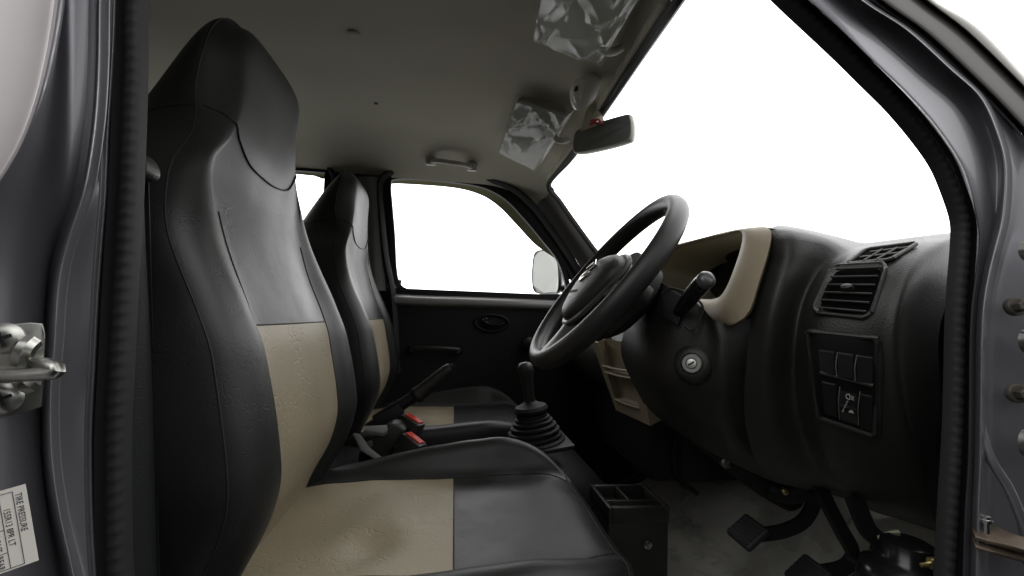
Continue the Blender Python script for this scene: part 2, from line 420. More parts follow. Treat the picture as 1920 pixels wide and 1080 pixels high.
black_r = [(1560, -75), (1641, 0), (1729, 64), (1825, 154), (1885, 215), (1925, 262), (1960, 330), (1975, 420), (1978, 500), (1978, 570), (1978, 640), (1978, 740), (1978, 860), (1978, 960), (1978, 1080), (1978, 1180)]
band_r = [(1650, -75), (1734, 0), (1814, 61), (1920, 165), (1990, 240), (2040, 330), (2060, 420), (2060, 600), (2060, 900), (2060, 1180)]
pale_r = [(1668, -75), (1751, 0), (1833, 52), (1925, 148), (2000, 232), (2052, 330), (2072, 420), (2072, 600), (2072, 900), (2072, 1180)]
for l in (flange_r, face_r, ridge_r, black_r, band_r, pale_r): extend(l, 2.6)
mb = MB()
mb.grid(loft([rail(flange_r, .425, -14), rail(flange_r, .418, -3), rail(flange_r, .396, 0), rail(flange_r, .398, 4), rail(face_r, .4005, -8)], 140, 3))
mb.grid(loft([rail(face_r, .4005, -8), rail(face_r, .402, 0), rail(ridge_r, .400, -10), rail(ridge_r, .390, 0), rail(ridge_r, .390, 7), rail(ridge_r, .402, 16)], 140, 4))
mb.grid(loft([rail(ridge_r, .402, 16), rail(ridge_r, .404, 36), rail(black_r, .402, -8), rail(black_r, .400, -1)], 140, 4))
mb.build('screen_pillar', M['paint'], van, 75)
mb = MB()
mb.grid(loft([rail(black_r, .400, -1), rail(black_r, .408, 2), rail(black_r, .404, 6), rail(black_r, .398, 10)], 80, 2))
mb.build('pillar_gap_seal', M['rubber'], van)
mb = MB()
mb.grid(loft([rail(black_r, .398, 10), rail(black_r, .394, 18), rail(band_r, .395, -22), rail(band_r, .397, -6)], 80, 5))
mb.build('drip_moulding', mat('brown_grey_moulding', (.10, .092, .082), .45, .1, .5, .3, None, (8, .15)), van, 75)
mb = MB()
mb.grid(loft([rail(band_r, .397, -6), rail(band_r, .404, -2), rail(band_r, .396, 1)], 80, 2))
mb.build('pillar_gap_seal', M['rubber'], van)
mb = MB()
mb.grid(loft([rail(band_r, .396, 1), rail(band_r, .391, 5), rail(pale_r, .393, -2), rail(pale_r, .41, 1)], 80, 3))
mb.build('outer_edge', M['outer'], van, 75)
# pressed swage on the hinge pillar
sw = [(1837, 780, .400), (1842, 815, .397), (1860, 865, .392), (1888, 910, .388), (1908, 955, .386), (1922, 1000, .386), (1930, 1060, .386)]
mb = MB(); mb.tube(ats(sw), .0042, 10, samples=50); mb.build('pillar_swage', M['paint'], van)
def bolt(mb_, p, axis, r, h):
    mb_.lathe(p, axis, [(-.003, r*1.65), (.0015, r*1.65), (.0025, r*1.5)], 24); mb_.lathe(V(p)+V(axis).normalized()*.0025, axis, [(0, r), (h*.9, r), (h, r*.85)], 6)
for px, py in ((1904, 575), (1907, 738)):
    mb = MB(); bolt(mb, at(px, py, .392), (-.25, -1, .1), .0055, .008); mb.build('hinge_bolt', M['screw'], van)
for py, h in ((470, 34), (640, 40), (832, 46)):
    mb = MB(); c = at(1932, py, .385); mb.lathe(c, (.2, -1, 0), [(-.004, .0115), (.006, .011), (.010, .007)], 20, sq=.45*h/18, side=(1, 0, 0))
    mb.build('door_hinge', M['steel'], van)
# check strap with its pin
st = thing('check_strap', 'brown steel door check strap with a bright pin, fixed low on the hinge pillar', 'door strap', at(1850, 1000, .39))
mb = MB(); e1 = ats([(1822, 990, .395), (1832, 976, .398), (1862, 984, .392), (1900, 1000, .385), (1985, 1024, .37), (1985, 1050, .36), (1905, 1025, .372), (1850, 1012, .383), (1828, 1005, .388)])
mb.plate(e1, (0, .1, -1), .004, bev=.001); mb.plate([p+V((.0, 0, -.009)) for p in e1], (0, .1, -1), .003, bev=.0008); mb.build('arm', M['rust'], st)
mb = MB(); p = at(1849, 998, .389); mb.lathe(p+V((0, 0, -.016)), (0, 0, 1), [(0, .0032), (.025, .0032), (.025, .0052), (.028, .0052), (.0285, .0042), (.031, .004)], 16); mb.build('pin', M['chrome'], st)

# door seal: one ribbed rubber loop round the opening
seal_l = [(262, -170), (242, 0), (240, 120), (236, 240), (231, 360), (225, 460), (219, 560), (213, 680), (207, 800), (206, 900), (207, 1000), (210, 1080), (225, 1190)]
lpts = rail(seal_l, .41)
extend(seal_in, 2.6)
rin = [((a[0]*.62+b[0]*.38), (a[1]*.62+b[1]*.38)) for a, b in zip(seal_in, flange_r)]
rpts = rail(rin, .415)
top = [V((-.22, .43, .43)), V((-.12, .45, .47)), V((.1, .45, .48)), V((.21, .43, .44))]
bot = [rpts[-1]+V((-.03, 0, -.05)), V((.3, .42, -.40)), V((0, .42, -.42)), V((-.18, .42, -.38))]
loop = lpts[::-1] + top + rpts + bot
P = cr(loop, 900, True); mb = MB(); rows = []; N = len(P)
for i, p in enumerate(P):
    t = (P[(i+1) % N]-P[i-1]).normalized(); outw = V((0, -1, 0)); outw = (outw-t*outw.dot(t)).normalized(); inn = t.cross(outw)
    if inn.dot(V((.1, .41, .05))-p) < 0: inn = -inn
    rib = .0009*math.sin(i*PI/1.5) if True else 0
    prof = [(-.0125, -.006), (-.013, .000), (-.009, .0035), (-.004, .0025), (-.001, .0045), (.003, .0075+rib), (.0065, .0085+rib), (.010, .007+rib), (.0125, .0025), (.013, -.005), (.0, -.011)]
    rows.append([p+inn*a+outw*b for a, b in prof])
mb.grid(rows, closeu=True, closev=True); mb.build('door_seal', M['rubber'], van, 50)
# dark trim behind the seal on the near pillar
mb = MB(); mb.grid(loft([[at(215, y, .425) for y in (-160, 300, 700, 1200)], [at(264, y, .44) for y in (-160, 300, 700, 1200)],
                          ats([(262, -160, .46), (268, 320, .46), (284, 700, .46), (296, 1200, .46)]), ats([(240, -160, .52), (262, 320, .52), (280, 700, .52), (292, 1200, .52)])], 20, 4))
mb.build('pillar_trim', M['doortrim'], van)
# striker on the jamb
mb = MB()
q = ats([(-30, 612, .352), (60, 604, .36), (82, 606, .362), (86, 625, .362), (83, 720, .366), (80, 762, .366), (40, 775, .362), (-30, 792, .352)])
mb.plate(q, (.45, -1, 0), .003, bev=.001)
mb.tube(ats([(60, 640, .352), (45, 655, .347), (38, 680, .35)]), .006, 8)
mb.tube(ats([(60, 725, .352), (45, 715, .347), (38, 705, .35)]), .0055, 8)
stk = mb.build('door_striker', M['steel'], van)
mb = MB(); mb.tube(ats([(62, 682, .355), (88, 683, .335), (106, 689, .330), (106, 697, .329), (85, 701, .332), (30, 704, .338), (-40, 706, .344)]), .0042, 12, samples=50)
mb.build('striker_loop', M['steel'], stk)
for px, py, Y in ((7, 634, .352), (7, 746, .354)):
    p = at(px, py, Y); ax = V((.42, -1, .05)).normalized()
    mb = MB(); mb.lathe(p, ax, [(-.004, .0105), (.001, .0105), (.004, .007), (.0045, .003)], 24)
    so = mb.build('striker_screw', M['steel'], stk)
    Mx = frame(p+ax*.0045, (1, .42, 0), ax); mb = MB(); mb.box(Mx @ Matrix.Rotation(.4, 4, 'Z'), (.011, .0022, .0012)); mb.box(Mx @ Matrix.Rotation(.4+PI/2, 4, 'Z'), (.011, .0022, .0012))
    mb.build('screw_slot', M['darkplastic'], stk)
# sticker
c0, c1, c2, c3 = at(48, 907, .357), at(73, 1050, .357), at(-52, 1108, .344), at(-62, 944, .344)
ex = (c1-c0).normalized(); nn = ex.cross((c3-c0)).normalized()
if nn.y > 0: nn = -nn
ey = nn.cross(ex)
SM = basis(c0, ex, ey, nn); W_ = (c1-c0).length; H_ = abs((c3-c0).dot(ey))
sg = 1 if (c3-c0).dot(ey) > 0 else -1
mb = MB(); mb.box(SM @ T(W_/2, sg*H_/2, .0002), (W_, H_, .0006)); stkr = mb.build('pressure_sticker', M['sticker'], van, label='white tyre pressure sticker on the rear door jamb')
mb = MB()
k = W_/.0595
lh = .0074*k
def stext(s, x, row, size): text_into(mb, s, size*k, SM @ T(x*k, sg*row*lh, .0007), .0003, sx=.86)
stext('TIRE PRESSURE', .005, .84, .0052); stext('155R13 8PR LT', .0140, 1.84, .0052); stext('FRONT', .0300, 2.82, .0050); stext('REAR', .0472, 2.82, .0050)
stext('1.8', .0315, 3.82, .0058); stext('2.3', .0485, 3.82, .0058); stext('kgf/cm', .0075, 3.75, .0048)
for a, b, r in ((.003, .058, 1.0), (.003, .058, 2.0), (.003, .058, 2.96), (.003, .058, 3.95)):
    mb.box(SM @ T((a+b)/2*k, sg*r*lh, .0007), ((b-a)*k, .00035, .0003))
for x, r0, r1 in ((.003, 1, 4.9), (.0292, 2, 4.9), (.0462, 2, 4.9), (.0580, 1, 4.9)): mb.box(SM @ T(x*k, sg*(r0+r1)/2*lh, .0007), (.00035, (r1-r0)*lh, .0003))
mb.build('lettering', M['ink'], stkr)

# roof skin, rail over the open door and sill below it (outside the picture)
mb = MB(); mb.grid([[V((-1.37+(1.37+.31)*i/24, .385+1.30*j/24, roof_z(-1.37+1.68*i/24, .40+1.27*j/24)+.03)) for j in range(25)] for i in range(25)]); mb.build('roof_skin', M['paint'], van, 80)
mb = MB(); mb.box(T(-.02, .402, .495), (.66, .034, .06), .01, 3); mb.build('door_header', M['paint'], van)
mb = MB(); mb.box(T(.10, .40, -.47), (.90, .07, .14), .015, 3); mb.build('door_sill', M['paint'], van)
# ------------------------------------------------------------------ passenger door (part of the van, with sub-parts)
YD = 1.66
outl = ats([(744, 700), (736, 560), (722, 480), (714, 400), (711, 352), (722, 329), (752, 320), (820, 322), (900, 332), (955, 350), (995, 382), (1035, 432), (1070, 484), (1100, 540), (1120, 620)], YD)
mb = MB()
xs = [-.262+.82*i/20 for i in range(21)]
mb.grid([[V((x, YD+.004*math.sin(3*z), z)) for z in (.036, .02, -.02, -.12, -.25, -.4, -.58)] for x in xs])
mb.grid([[V((x, y, .036+e)) for y, e in ((YD, 0), (YD+.006, .004), (YD+.03, .004))] for x in xs])
door = mb.build('passenger_door', M['doortrim'], van)
mb = MB(); mb.tube([p+V((0, -.004, 0)) for p in outl], .011, 10, samples=110, prof=[(1.3, 0), (1, .7), (0, 1), (-.9, .7), (-1.2, 0), (-.9, -.8), (0, -1), (1, -.8)])
mb.build('door_opening_seal', M['rubber'], door)
gl = ats([(739, 500), (736, 440), (731, 380), (729, 345), (740, 333), (790, 333), (860, 340), (910, 350), (950, 372), (985, 408), (1020, 450), (1046, 484), (1060, 520), (1062, 550), (1030, 556), (900, 552), (790, 549), (757, 543), (744, 528)], YD+.02)
mb = MB(); mb.tube(gl, .0085, 8, closed=True, samples=130, up=(0, 1, 0), prof=[(-1.6, 1), (-1.2, -1), (1.2, -1), (1.6, 1)])
mid = [a.lerp(b, .55) for a, b in zip(cr(outl[1:], 60), cr([gl[i] for i in range(14)], 60))]
mb.tube(mid, .011, 8, samples=80, up=(0, 1, 0), prof=[(.8, 1), (.8, -1), (-.2, -1), (-.2, 1)])
mb.grid([cr([p+V((0, .006, 0)) for p in outl[1:-1]], 70), cr(gl[:13], 70)])
mb.box(T(.16, YD+.016, .064), (.86, .02, .05))
mb.build('window_frame', M['rubber'], door)
mb = MB(); mb.grid([[p for p in cr(gl[:10], 30)], [p for p in reversed(cr(gl[9:]+[gl[0]], 30))]]); mb.build('window_glass', M['glass'], door)
# olive weather strip outside the glass, along the top and the front edge
vo = ats([(722, 322), (760, 324), (850, 332), (915, 345), (955, 368), (990, 402), (1022, 440), (1048, 476)], YD+.06)
vi = ats([(726, 345), (760, 345), (850, 352), (900, 365), (935, 387), (972, 425), (1003, 458), (1040, 484)], YD+.075)
mb = MB(); mb.grid([cr(vo, 40), cr(vi, 40)]); o = mb.build('weather_strip', M['visor_green'], door)
# painted sill under the window
mb = MB()
mb.grid(loft([ats([(738, 551), (800, 554), (900, 557), (1000, 561), (1110, 566)], YD+.004), ats([(738, 557), (800, 560), (900, 563), (1000, 567), (1110, 572)], YD-.012),
              ats([(739, 566), (800, 569), (900, 572), (1000, 576), (1110, 581)], YD-.014), ats([(740, 572), (800, 575), (900, 578), (1000, 582), (1110, 587)], YD+.002)], 30, 4))
mb.grid(loft([ats([(733, 505), (737, 535), (742, 560)], YD+.005), ats([(738, 503), (744, 532), (762, 552)], YD+.012)], 8, 3))
mb.build('window_sill', mat('sill_paint', (.24, .232, .232), .38, .25, .5, .6), door)
# inner release: recess ring and lever
c = at(922, 606, YD-.004); mb = MB()
ring = [c+V((.060*math.cos(a)*(1+.1*math.sin(a)), 0, .030*math.sin(a))) for a in [2*PI*k/28 for k in range(28)]]
mb.tube(ring, .0045, 8, closed=True, samples=56); mb.plate([c+(p-c)*.95+V((0, .003, 0)) for p in ring], (0, 1, 0), .002)
h = mb.build('door_release', M['darkplastic'], door)
mb = MB(); mb.tube([c+V((-.035, -.004, .010)), c+V((-.01, -.008, -.004)), c+V((.02, -.010, -.006)), c+V((.048, -.008, .004))], lambda u: .009*(1-.35*u), 10); mb.build('release_lever', M['gloss'], door)
p = at(911, 598, YD-.016); mb = MB(); mb.lathe(p, (0, -1, 0), [(-.004, .006), (.002, .0055), (.004, .003)], 16); mb.build('lock_button', M['plastic'], door)
# pull strap
a, b = at(772, 652, YD-.02), at(858, 655, YD-.02); mb = MB()
mb.tube([a+V((-.01, .02, -.012)), a+V((.0, 0, 0)), a.lerp(b, .5)+V((0, -.012, .003)), b, b+V((.012, .02, -.012))], .008, 10, samples=40, up=(0, -1, 0), prof=[(1, .0), (.7, .8), (-.7, .9), (-1, 0), (-.7, -.9), (.7, -.8)])
for q in (a, b): mb.lathe(q+V((0, .004, -.008)), (0, -1, 0), [(-.01, .010), (.006, .010), (.009, .006)], 16)
mb.build('pull_handle', M['plastic'], door)
# window winder boss
p = at(990, 642, YD-.01); mb = MB(); mb.lathe(p, (0, -1, 0), [(0, .022), (.02, .020), (.026, .012)], 24); mb.tube([p+V((0, -.022, 0)), p+V((.06, -.03, .01)), p+V((.1, -.03, .012))], .008, 10); mb.build('window_winder', M['plastic'], door)
# wing mirror
wm = thing('wing_mirror', 'rounded wing mirror outside the passenger window, with pale glass', 'mirror', at(1050, 545, 1.88))
cA = ats([(1004, 478, 1.995), (1016, 471, 1.965), (1036, 471, 1.90), (1043, 480, 1.865), (1047, 512, 1.85), (1046, 542, 1.855), (1036, 549, 1.90), (1012, 548, 1.975), (1002, 541, 2.0), (1000, 510, 2.005)])
mb = MB(); nrm = V((.85, .53, .02)); ring = cr(cA, 60, True)
cc = sum(ring, V((0, 0, 0)))/60
rows = [[cc+(p-cc)*s+nrm*d for p in ring] for s, d in ((1.0, -.004), (1.05, -.005), (1.08, 0), (1.08, .012), (1.0, .030), (.75, .045), (.4, .052))]
mb.grid(rows, closeu=True, capb=True); mb.tube([cc+V((.05, .02, -.05)), cc+V((.09, -.06, -.08)), cc+V((.10, -.18, -.09))], .02, 10)
mb.build('housing', M['gloss'], wm)
mb = MB(); v = [mb.bm.verts.new(p+nrm*(-.003)) for p in ring]; mb.bm.faces.new(v); mb.build('mirror_glass', M['mirror'], wm, 0)

# the open driver door, swung out past the right edge of the picture
mb = MB(); dd = V((.42, -.91, 0)).normalized(); dn = V((-dd.y, dd.x, 0)).normalized()
mb.box(basis(V((.70, .33, -.30))+dd*.43, dd, dn, V((0, 0, 1))), (.86, .07, .86), .02, 3)
od = mb.build('driver_door', M['paint'], van, 50)
mb = MB(); mb.box(basis(V((.70, .33, -.30))+dd*.43-dn*(-.037), dd, dn, V((0, 0, 1))), (.76, .012, .74), .005); mb.box(basis(V((.70, .33, -.30))+dd*.43-dn*.037, dd, dn, V((0, 0, 1))), (.76, .012, .74), .005)
mb.build('trim_panel', M['doortrim'], od, 50)
# ------------------------------------------------------------------ front seats
def make_seat():
    CY = .727
    root = thing('front_seat', 'large black driver seat with beige centre panels, nearest the open door', 'car seat', (0, CY, -.60), 'front seats of the van')
    Z = [-.37, -.30, -.23, -.17, -.05, 0, .08, .156, .22, .30, .325, .345, .364, .380, .392, .400]
    Xf = [-.245, -.222, -.19, -.18, -.205, -.225, -.262, -.285, -.284, -.288, -.288, -.287, -.288, -.293, -.302, -.316]
    Xr = [-.39, -.385, -.38, -.38, -.40, -.415, -.44, -.455, -.455, -.437, -.419, -.405, -.390, -.376, -.361, -.345]
    Wd = [.195, .215, .232, .243, .243, .24, .232, .19, .141, .140, .144, .149, .149, .142, .124, .092]
    Rc = [.018, .02, .02, .02, .018, .016, .012, .006, .002, .0, 0, 0, 0, 0, 0, 0]
    zs = sorted(set(round(q, 5) for q in [-.37+.35*i/30 for i in range(31)] + [-.02+0.4010*i/42 for i in range(43)] + [0.3880, 0.3940, 0.3990, 0.4030, 0.4065, 0.4095, 0.4120, 0.4145, 0.4160]))
    K = 4
    TILT = .24
    def ring(z):
        k = min(1, max(0, (z-.15)/.15)); k = k*k*(3-2*k); sh = .030*min(1, max(0, (z-.22)/.15))
        w, xf, xr, rc = (sinterp(z, Z, a) for a in (Wd, Xf, Xr, Rc))
        wi = min(.146, w-.022*min(1, w/.1)); d = w-wi; th = xf-xr
        half = [(0, xf-rc), (wi*.5, xf-rc), (wi*(1-.25*k), xf-rc-.0015-.001*k), (wi*(1-.2*k)+.38*d, xf-.002-.006*k), (wi*(1-.14*k)+.75*d, xf-.004-.020*k), (w-.003*k, xf-min(.03+.02*k, th*(.2+.24*k))), (w+.004*min(1, w/.1)-.05*w*k, xf-th*.5), (w-.006*min(1, w/.1)-.12*w*k, xr+th*(.18+.10*k)), (w-(.3+.12*k)*w, xr+.003+th*.05*k), (0, xr-.004)]
        full = half + [(-y, x) for y, x in reversed(half[1:-1])]
        pts = sub([V((x, CY+y+sh, z)) for y, x in full], K, True)
        out = []
        for p in pts:                                       # slight unevenness of the padding
            n = noise.noise(V((p.x*6, p.y*7, p.z*6)))*.003 + noise.noise(V((p.x*16+3, p.y*16, p.z*13)))*.0012
            out.append(p+V((n, n*.3, TILT*(p.x+.335)*k)))
        return out
    R = [ring(z) for z in zs]; nc = len(R[0])
    for _ in range(26):                                       # soften the padding of the headrest
        Q = [list(r) for r in R]
        for i, z in enumerate(zs[:-1]):
            f = .5*min(1, max(0, (z-.26)/.06))
            if f > 0:
                for j in range(nc): Q[i][j] = R[i][j].lerp((R[i-1][j]+R[i+1][j]+R[i][j-1]+R[i][(j+1) % nc])/4, f)
        cq = sum(Q[-2], V((0, 0, 0)))/nc
        Q[-1] = [cq+(p-cq)*.5+V((0, 0, .0012)) for p in Q[-2]]
        R = Q
    a, b = MB(), MB(); zt = -.02
    ib = set(range(0, 2*K)) | set(range(nc-2*K, nc))
    vb, va = {}, {}
    def quad(mb_, store, i, j):
        ids = [(i, j), (i, (j+1) % nc), (i+1, (j+1) % nc), (i+1, j)]
        mb_.bm.faces.new([store.setdefault(q, None) or store.__setitem__(q, mb_.bm.verts.new(R[q[0]][q[1]])) or store[q] for q in ids])
    for i in range(len(zs)-1):
        for j in range(nc):
            beige = zs[i+1] <= zt+1e-6 and j in ib
            quad(b if beige else a, vb if beige else va, i, j)
    a._cap([va[(len(zs)-1, j)] for j in range(nc)])
    a.build('backrest', M['vinyl'], root, 70); b.build('backrest_panel', M['beige'], root, 70)
    mb = MB()
    def zi(z): return min(range(len(zs)), key=lambda i: abs(zs[i]-z))
    def seam(ids, r=.0011): mb.tube([R[i][j % nc]+V((.0006, 0, 0)) for i, j in ids], r, 6, smoothp=False)
    for s in (5, 15-2):
        j = 5*K if s == 5 else nc-5*K
        seam([(i, j) for i in range(zi(-.34), zi(.425))])
        j2 = 2*K if s == 5 else nc-2*K
        seam([(i, j2) for i in range(zi(-.34), zi(.12))], .0009)
    seam([(zi(-.02), j) for j in range(-2*K, 2*K+1)], .0009)
    P_ = []
    for j in range(-5*K+1, 5*K):                              # curved seam under the headrest
        y = R[zi(.2)][j % nc].y-CY; P_.append(ring(.190+.052*min(1.15, abs(y)/.145)**3)[j % nc])
    P_ = cr(P_[::3]+[P_[-1]], 60); mb.tube([p+V((.0012, 0, 0)) for p in P_], .0012, 6, smoothp=False)
    for s in (1, -1):
        seam([(zi(.245), s*j) for j in range(5*K, 8*K)])
        seam([(zi(-.29), s*j) for j in range(5*K, 8*K)])
    mb.build('seams', M['stitch'], root, 60)
    # cushion: sections from the back to the nose
    X = [-.29, -.24, -.15, -.05, .012, .05, .10, .15, .19, .215, .235, .247, .252]
    Wc = [.20, .225, .236, .240, .240, .240, .236, .226, .208, .185, .155, .12, .05]
    Zi = [-.325, -.312, -.305, -.303, -.302, -.301, -.298, -.294, -.291, -.296, -.308, -.335, -.37]
    Bo = [.0, .008, .022, .042, .052, .056, .058, .046, .026, .012, .004, .0, 0]
    xs = sorted(set(round(q, 5) for q in [-.29+.302*i/34 for i in range(35)] + [.012+.2*i/24 for i in range(25)] + [.22, .227, .234, .240, .245, .249, .252]))
    def csec(x):
        w, zi_, bo = (sinterp(x, X, q) for q in (Wc, Zi, Bo))
        wi = min(.161, w*.70); d = w-wi; zb = -.455+.05*max(0, (x-.19)/.06)
        half = [(0, zi_), (wi*.5, zi_), (wi, zi_+.0), (wi+.42*d, zi_+bo*.9), (wi+.72*d, zi_+bo), (w-.006, zi_+bo*.75-.012), (w, zi_+bo*.3-.05 if zi_ > -.33 else zi_-.02), (w-.004, zb+.025), (w-.03*w/.2, zb), (0, zb)]
        full = half + [(-y, zi_+(z-zi_)*.5 if z > zi_ else z) for y, z in reversed(half[1:-1])]
        pts = sub([V((x, CY-.01+y, z)) for y, z in full], K, True); out = []
        for p in pts:
            y = p.y-CY; n = noise.noise(V((p.x*7, p.y*7, 5)))*.004+noise.noise(V((p.x*19, p.y*17, 9)))*.0013
            if p.z > -.36:
                n -= .015*math.exp(-((p.x+.095)**2+(y+.095)**2)/.0012)-.006*math.exp(-((p.x+.095)**2+(y+.095)**2)/.005)          # dimple in the seat
                n += .007*math.exp(-((p.x+.06)**2+(y+.05)**2)/.003)
                n -= .008*math.exp(-((p.x+.21)**2+(y+.03)**2)/.004)
            out.append(p+V((0, 0, n)))
        return out
    R = [csec(x) for x in xs]; a, b = MB(), MB(); va, vb = {}, {}
    for i in range(len(xs)-1):
        for j in range(nc):
            beige = xs[i+1] <= .012+1e-6 and j in ib
            quad(b if beige else a, vb if beige else va, i, j)
    a._cap([va[(len(xs)-1, j)] for j in range(nc)])
    a.build('cushion', M['vinyl'], root, 70); b.build('cushion_panel', M['beige'], root, 70)
    def xi(x): return min(range(len(xs)), key=lambda i: abs(xs[i]-x))
    mb = MB(); nr = len(xs)
    def seam2(ids, r=.001): mb.tube([R[i][j % nc]+V((0, 0, .0006)) for i, j in ids], r, 6, smoothp=False)
    for s in (1, -1):
        seam2([(i, s*2*K) for i in range(xi(-.27), xi(.225))]); seam2([(i, s*6*K) for i in range(xi(-.27), xi(.24))])
    seam2([(xi(.012), j) for j in range(-2*K, 2*K+1)]); seam2([(xi(.222), j) for j in range(-5*K, 5*K+1)])
    mb.build('cushion_seams', M['stitch'], root, 60)
    mb = MB(); mb.box(T(-.03, CY, -.525), (.46, .40, .15), .01); mb.build('seat_base', M['darkplastic'], root)
    return root
seat = make_seat()
def copy_tree(o, parent=None):
    c = o.copy(); COL.objects.link(c); c.parent = parent
    for ch in [x for x in bpy.data.objects if x.parent == o]: copy_tree(ch, c)
    return c
s2 = copy_tree(seat); s2.location = seat.location + V((0, .68, 0))
s2['label'] = 'black passenger seat with beige centre panels, beside the passenger door window'

# ------------------------------------------------------------------ steering wheel
WC = V((.247, .75, .066)); wu = V((.213, 0, .277)).normalized(); wy = V((0, 1, 0)); wn = wy.cross(wu).normalized()
if wn.x > 0: wn = -wn                                          # towards the driver
sw_ = thing('steering_wheel', 'black three spoke steering wheel with chrome emblem on its centre pad', 'steering wheel', WC)
RW = .169
mb = MB(); rows = []
for i in range(120):
    a = 2*PI*i/120; rad = wy*math.cos(a)+wu*math.sin(a); c = WC+rad*RW
    rows.append([c+rad*(.0138*math.cos(b))+wn*(.0168*math.sin(b)) for b in [2*PI*k/20 for k in range(20)]])
mb.grid(rows, closeu=True, closev=True); mb.build('rim', M['rim'], sw_)
def wp(y, u, n): return WC+wy*y+wu*u+wn*n
# pad: rounded triangle dome
pad = [(0, .075), (-.045, .070), (-.078, .048), (-.086, .018), (-.070, -.020), (-.045, -.055), (-.018, -.073), (0, -.075)]
pad = pad+[(-y, u) for y, u in reversed(pad[1:-1])]
pad = [(y*(.94 if y > 0 else 1.06), (u*.80 if u > 0 else u)-.016) for y, u in pad]; pr = cr([V((y, u, 0)) for y, u in pad], 64, True)
PC = V((0, -.016, 0))
def prow(s, n): return [wp(p.x*s, -.016+(p.y+.016)*s, n) for p in pr]
mb = MB(); mb.grid([prow(.93, -.055), prow(.98, -.02), prow(1, .0), prow(.985, .012), prow(.94, .018), prow(.85, .023), prow(.65, .027), prow(.35, .029), prow(.1, .0295)], closeu=True, capa=True, capb=True)
mb.build('airbag_pad', M['plastic'], sw_, 60)
mb = MB(); mb.tube([wp(p.x*1.02, -.016+(p.y+.016)*1.05, .004) for p in pr], .005, 8, closed=True, samples=90)
mb.build('pad_trim', mat('pad_trim_plastic', (.055, .055, .052), .36), sw_)
for sgn in (1, -1):
    mb = MB(); mb.grid(loft([[wp(sgn*.06, -.005, .004), wp(sgn*.11, -.005, -.002), wp(sgn*.165, .0, .002)], [wp(sgn*.06, -.02, .010), wp(sgn*.11, -.018, .006), wp(sgn*.165, -.012, .008)],
                       [wp(sgn*.06, -.045, .004), wp(sgn*.11, -.034, -.002), wp(sgn*.165, -.028, .002)], [wp(sgn*.06, -.025, -.014), wp(sgn*.11, -.02, -.014), wp(sgn*.165, -.014, -.006)], [wp(sgn*.06, -.005, .004), wp(sgn*.11, -.005, -.002), wp(sgn*.165, .0, .002)]], 14, 5))
    mb.build('spoke', M['plastic'], sw_, 60)
mb = MB(); mb.grid(loft([[wp(-.034, -.06, .002), wp(-.028, -.105, -.004), wp(-.036, -.163, .002)], [wp(0, -.06, .013), wp(0, -.105, .006), wp(0, -.163, .008)],
                       [wp(.034, -.06, .002), wp(.028, -.105, -.004), wp(.036, -.163, .002)], [wp(0, -.06, -.016), wp(0, -.105, -.014), wp(0, -.163, -.006)], [wp(-.034, -.06, .002), wp(-.028, -.105, -.004), wp(-.036, -.163, .002)]], 14, 5))
mb.build('spoke', mat('spoke_plastic', (.07, .07, .066), .4), sw_, 60)
mb = MB(); mb.lathe(WC-wn*.012, -wn, [(0, .075), (.02, .08), (.05, .075), (.06, .06)], 36); mb.build('hub_cover', M['darkplastic'], sw_)
# chrome emblem: an angular S of two hooked strokes
def pad_n(y, u):                                              # height of the pad's dome
    r = max(abs(y)/.076, abs(u+.016)/.075); return sinterp(r, [0, .35, .65, .85, .94, 1], [.0295, .029, .027, .023, .018, .008])
E_ = [[(-.017, .010), (0, .021), (.017, .010), (.017, .004), (0, .0145), (-.009, .009), (.017, -.0075), (.0105, -.0115), (-.017, .0065)],
      [(.017, -.010), (0, -.021), (-.017, -.010), (-.017, -.004), (0, -.0145), (.009, -.009), (-.017, .0075-.005), (-.0105, .0115-.005)]]
mb = MB(); cu = -.002
for pl in E_[:1]:
    for s in (1, -1):
        mb.plate([wp(s*y*1.15, cu+s*u*1.15, .0285) for y, u in pl], wn, .0045, bev=.0006)
mb.build('emblem', M['chrome'], sw_, 30)
mb = MB(); tm = basis(wp(-.0, -.036, .0335), -wy, wu, wn)
tm = basis(wp(.0, -.048, .0288), -wy, (wu+wn*.10).normalized(), (wn-wu*.10).normalized())
text_into(mb, 'SRS AIRBAG', .0075, tm, .0008, align='CENTER'); text_into(mb, 'R', .006, tm @ T(0, -.011, -.0004), .0008, align='CENTER'); mb.build('lettering', M['darkplastic'], sw_)

# ------------------------------------------------------------------ dashboard
dash = thing('dashboard', 'moulded black dashboard with beige instrument surround and square air vents', 'dashboard', (.6, 1.04, -.1))
from mathutils.bvhtree import BVHTree
S = []
S.append([(1500, 433, .75), (1446, 427, .592), (1441, 472, .582), (1424, 530, .576), (1408, 595, .578), (1400, 680, .585), (1395, 760, .61), (1405, 830, .64), (1430, 885, .70), (1465, 910, .9)])
S.append([(1545, 443, .75), (1492, 432, .57), (1482, 480, .548), (1463, 540, .540), (1446, 610, .545), (1440, 700, .565), (1442, 780, .59), (1455, 845, .62), (1482, 900, .68), (1510, 920, .9)])
S.append([(1600, 456, .75), (1550, 446, .57), (1533, 490, .556), (1502, 560, .552), (1488, 630, .552), (1484, 710, .565), (1492, 790, .585), (1515, 855, .61), (1545, 910, .66), (1570, 930, .88)])
S.append([(1640, 462, .75), (1598, 463, .575), (1552, 500, .548), (1518, 560, .536), (1504, 625, .535), (1500, 705, .548), (1512, 785, .565), (1538, 860, .59), (1580, 925, .64), (1610, 945, .86)])
S.append([(1680, 458, .70), (1640, 459, .555), (1592, 490, .522), (1552, 560, .508), (1532, 625, .508), (1526, 705, .518), (1538, 790, .54), (1565, 870, .57), (1612, 940, .62), (1640, 960, .84)])
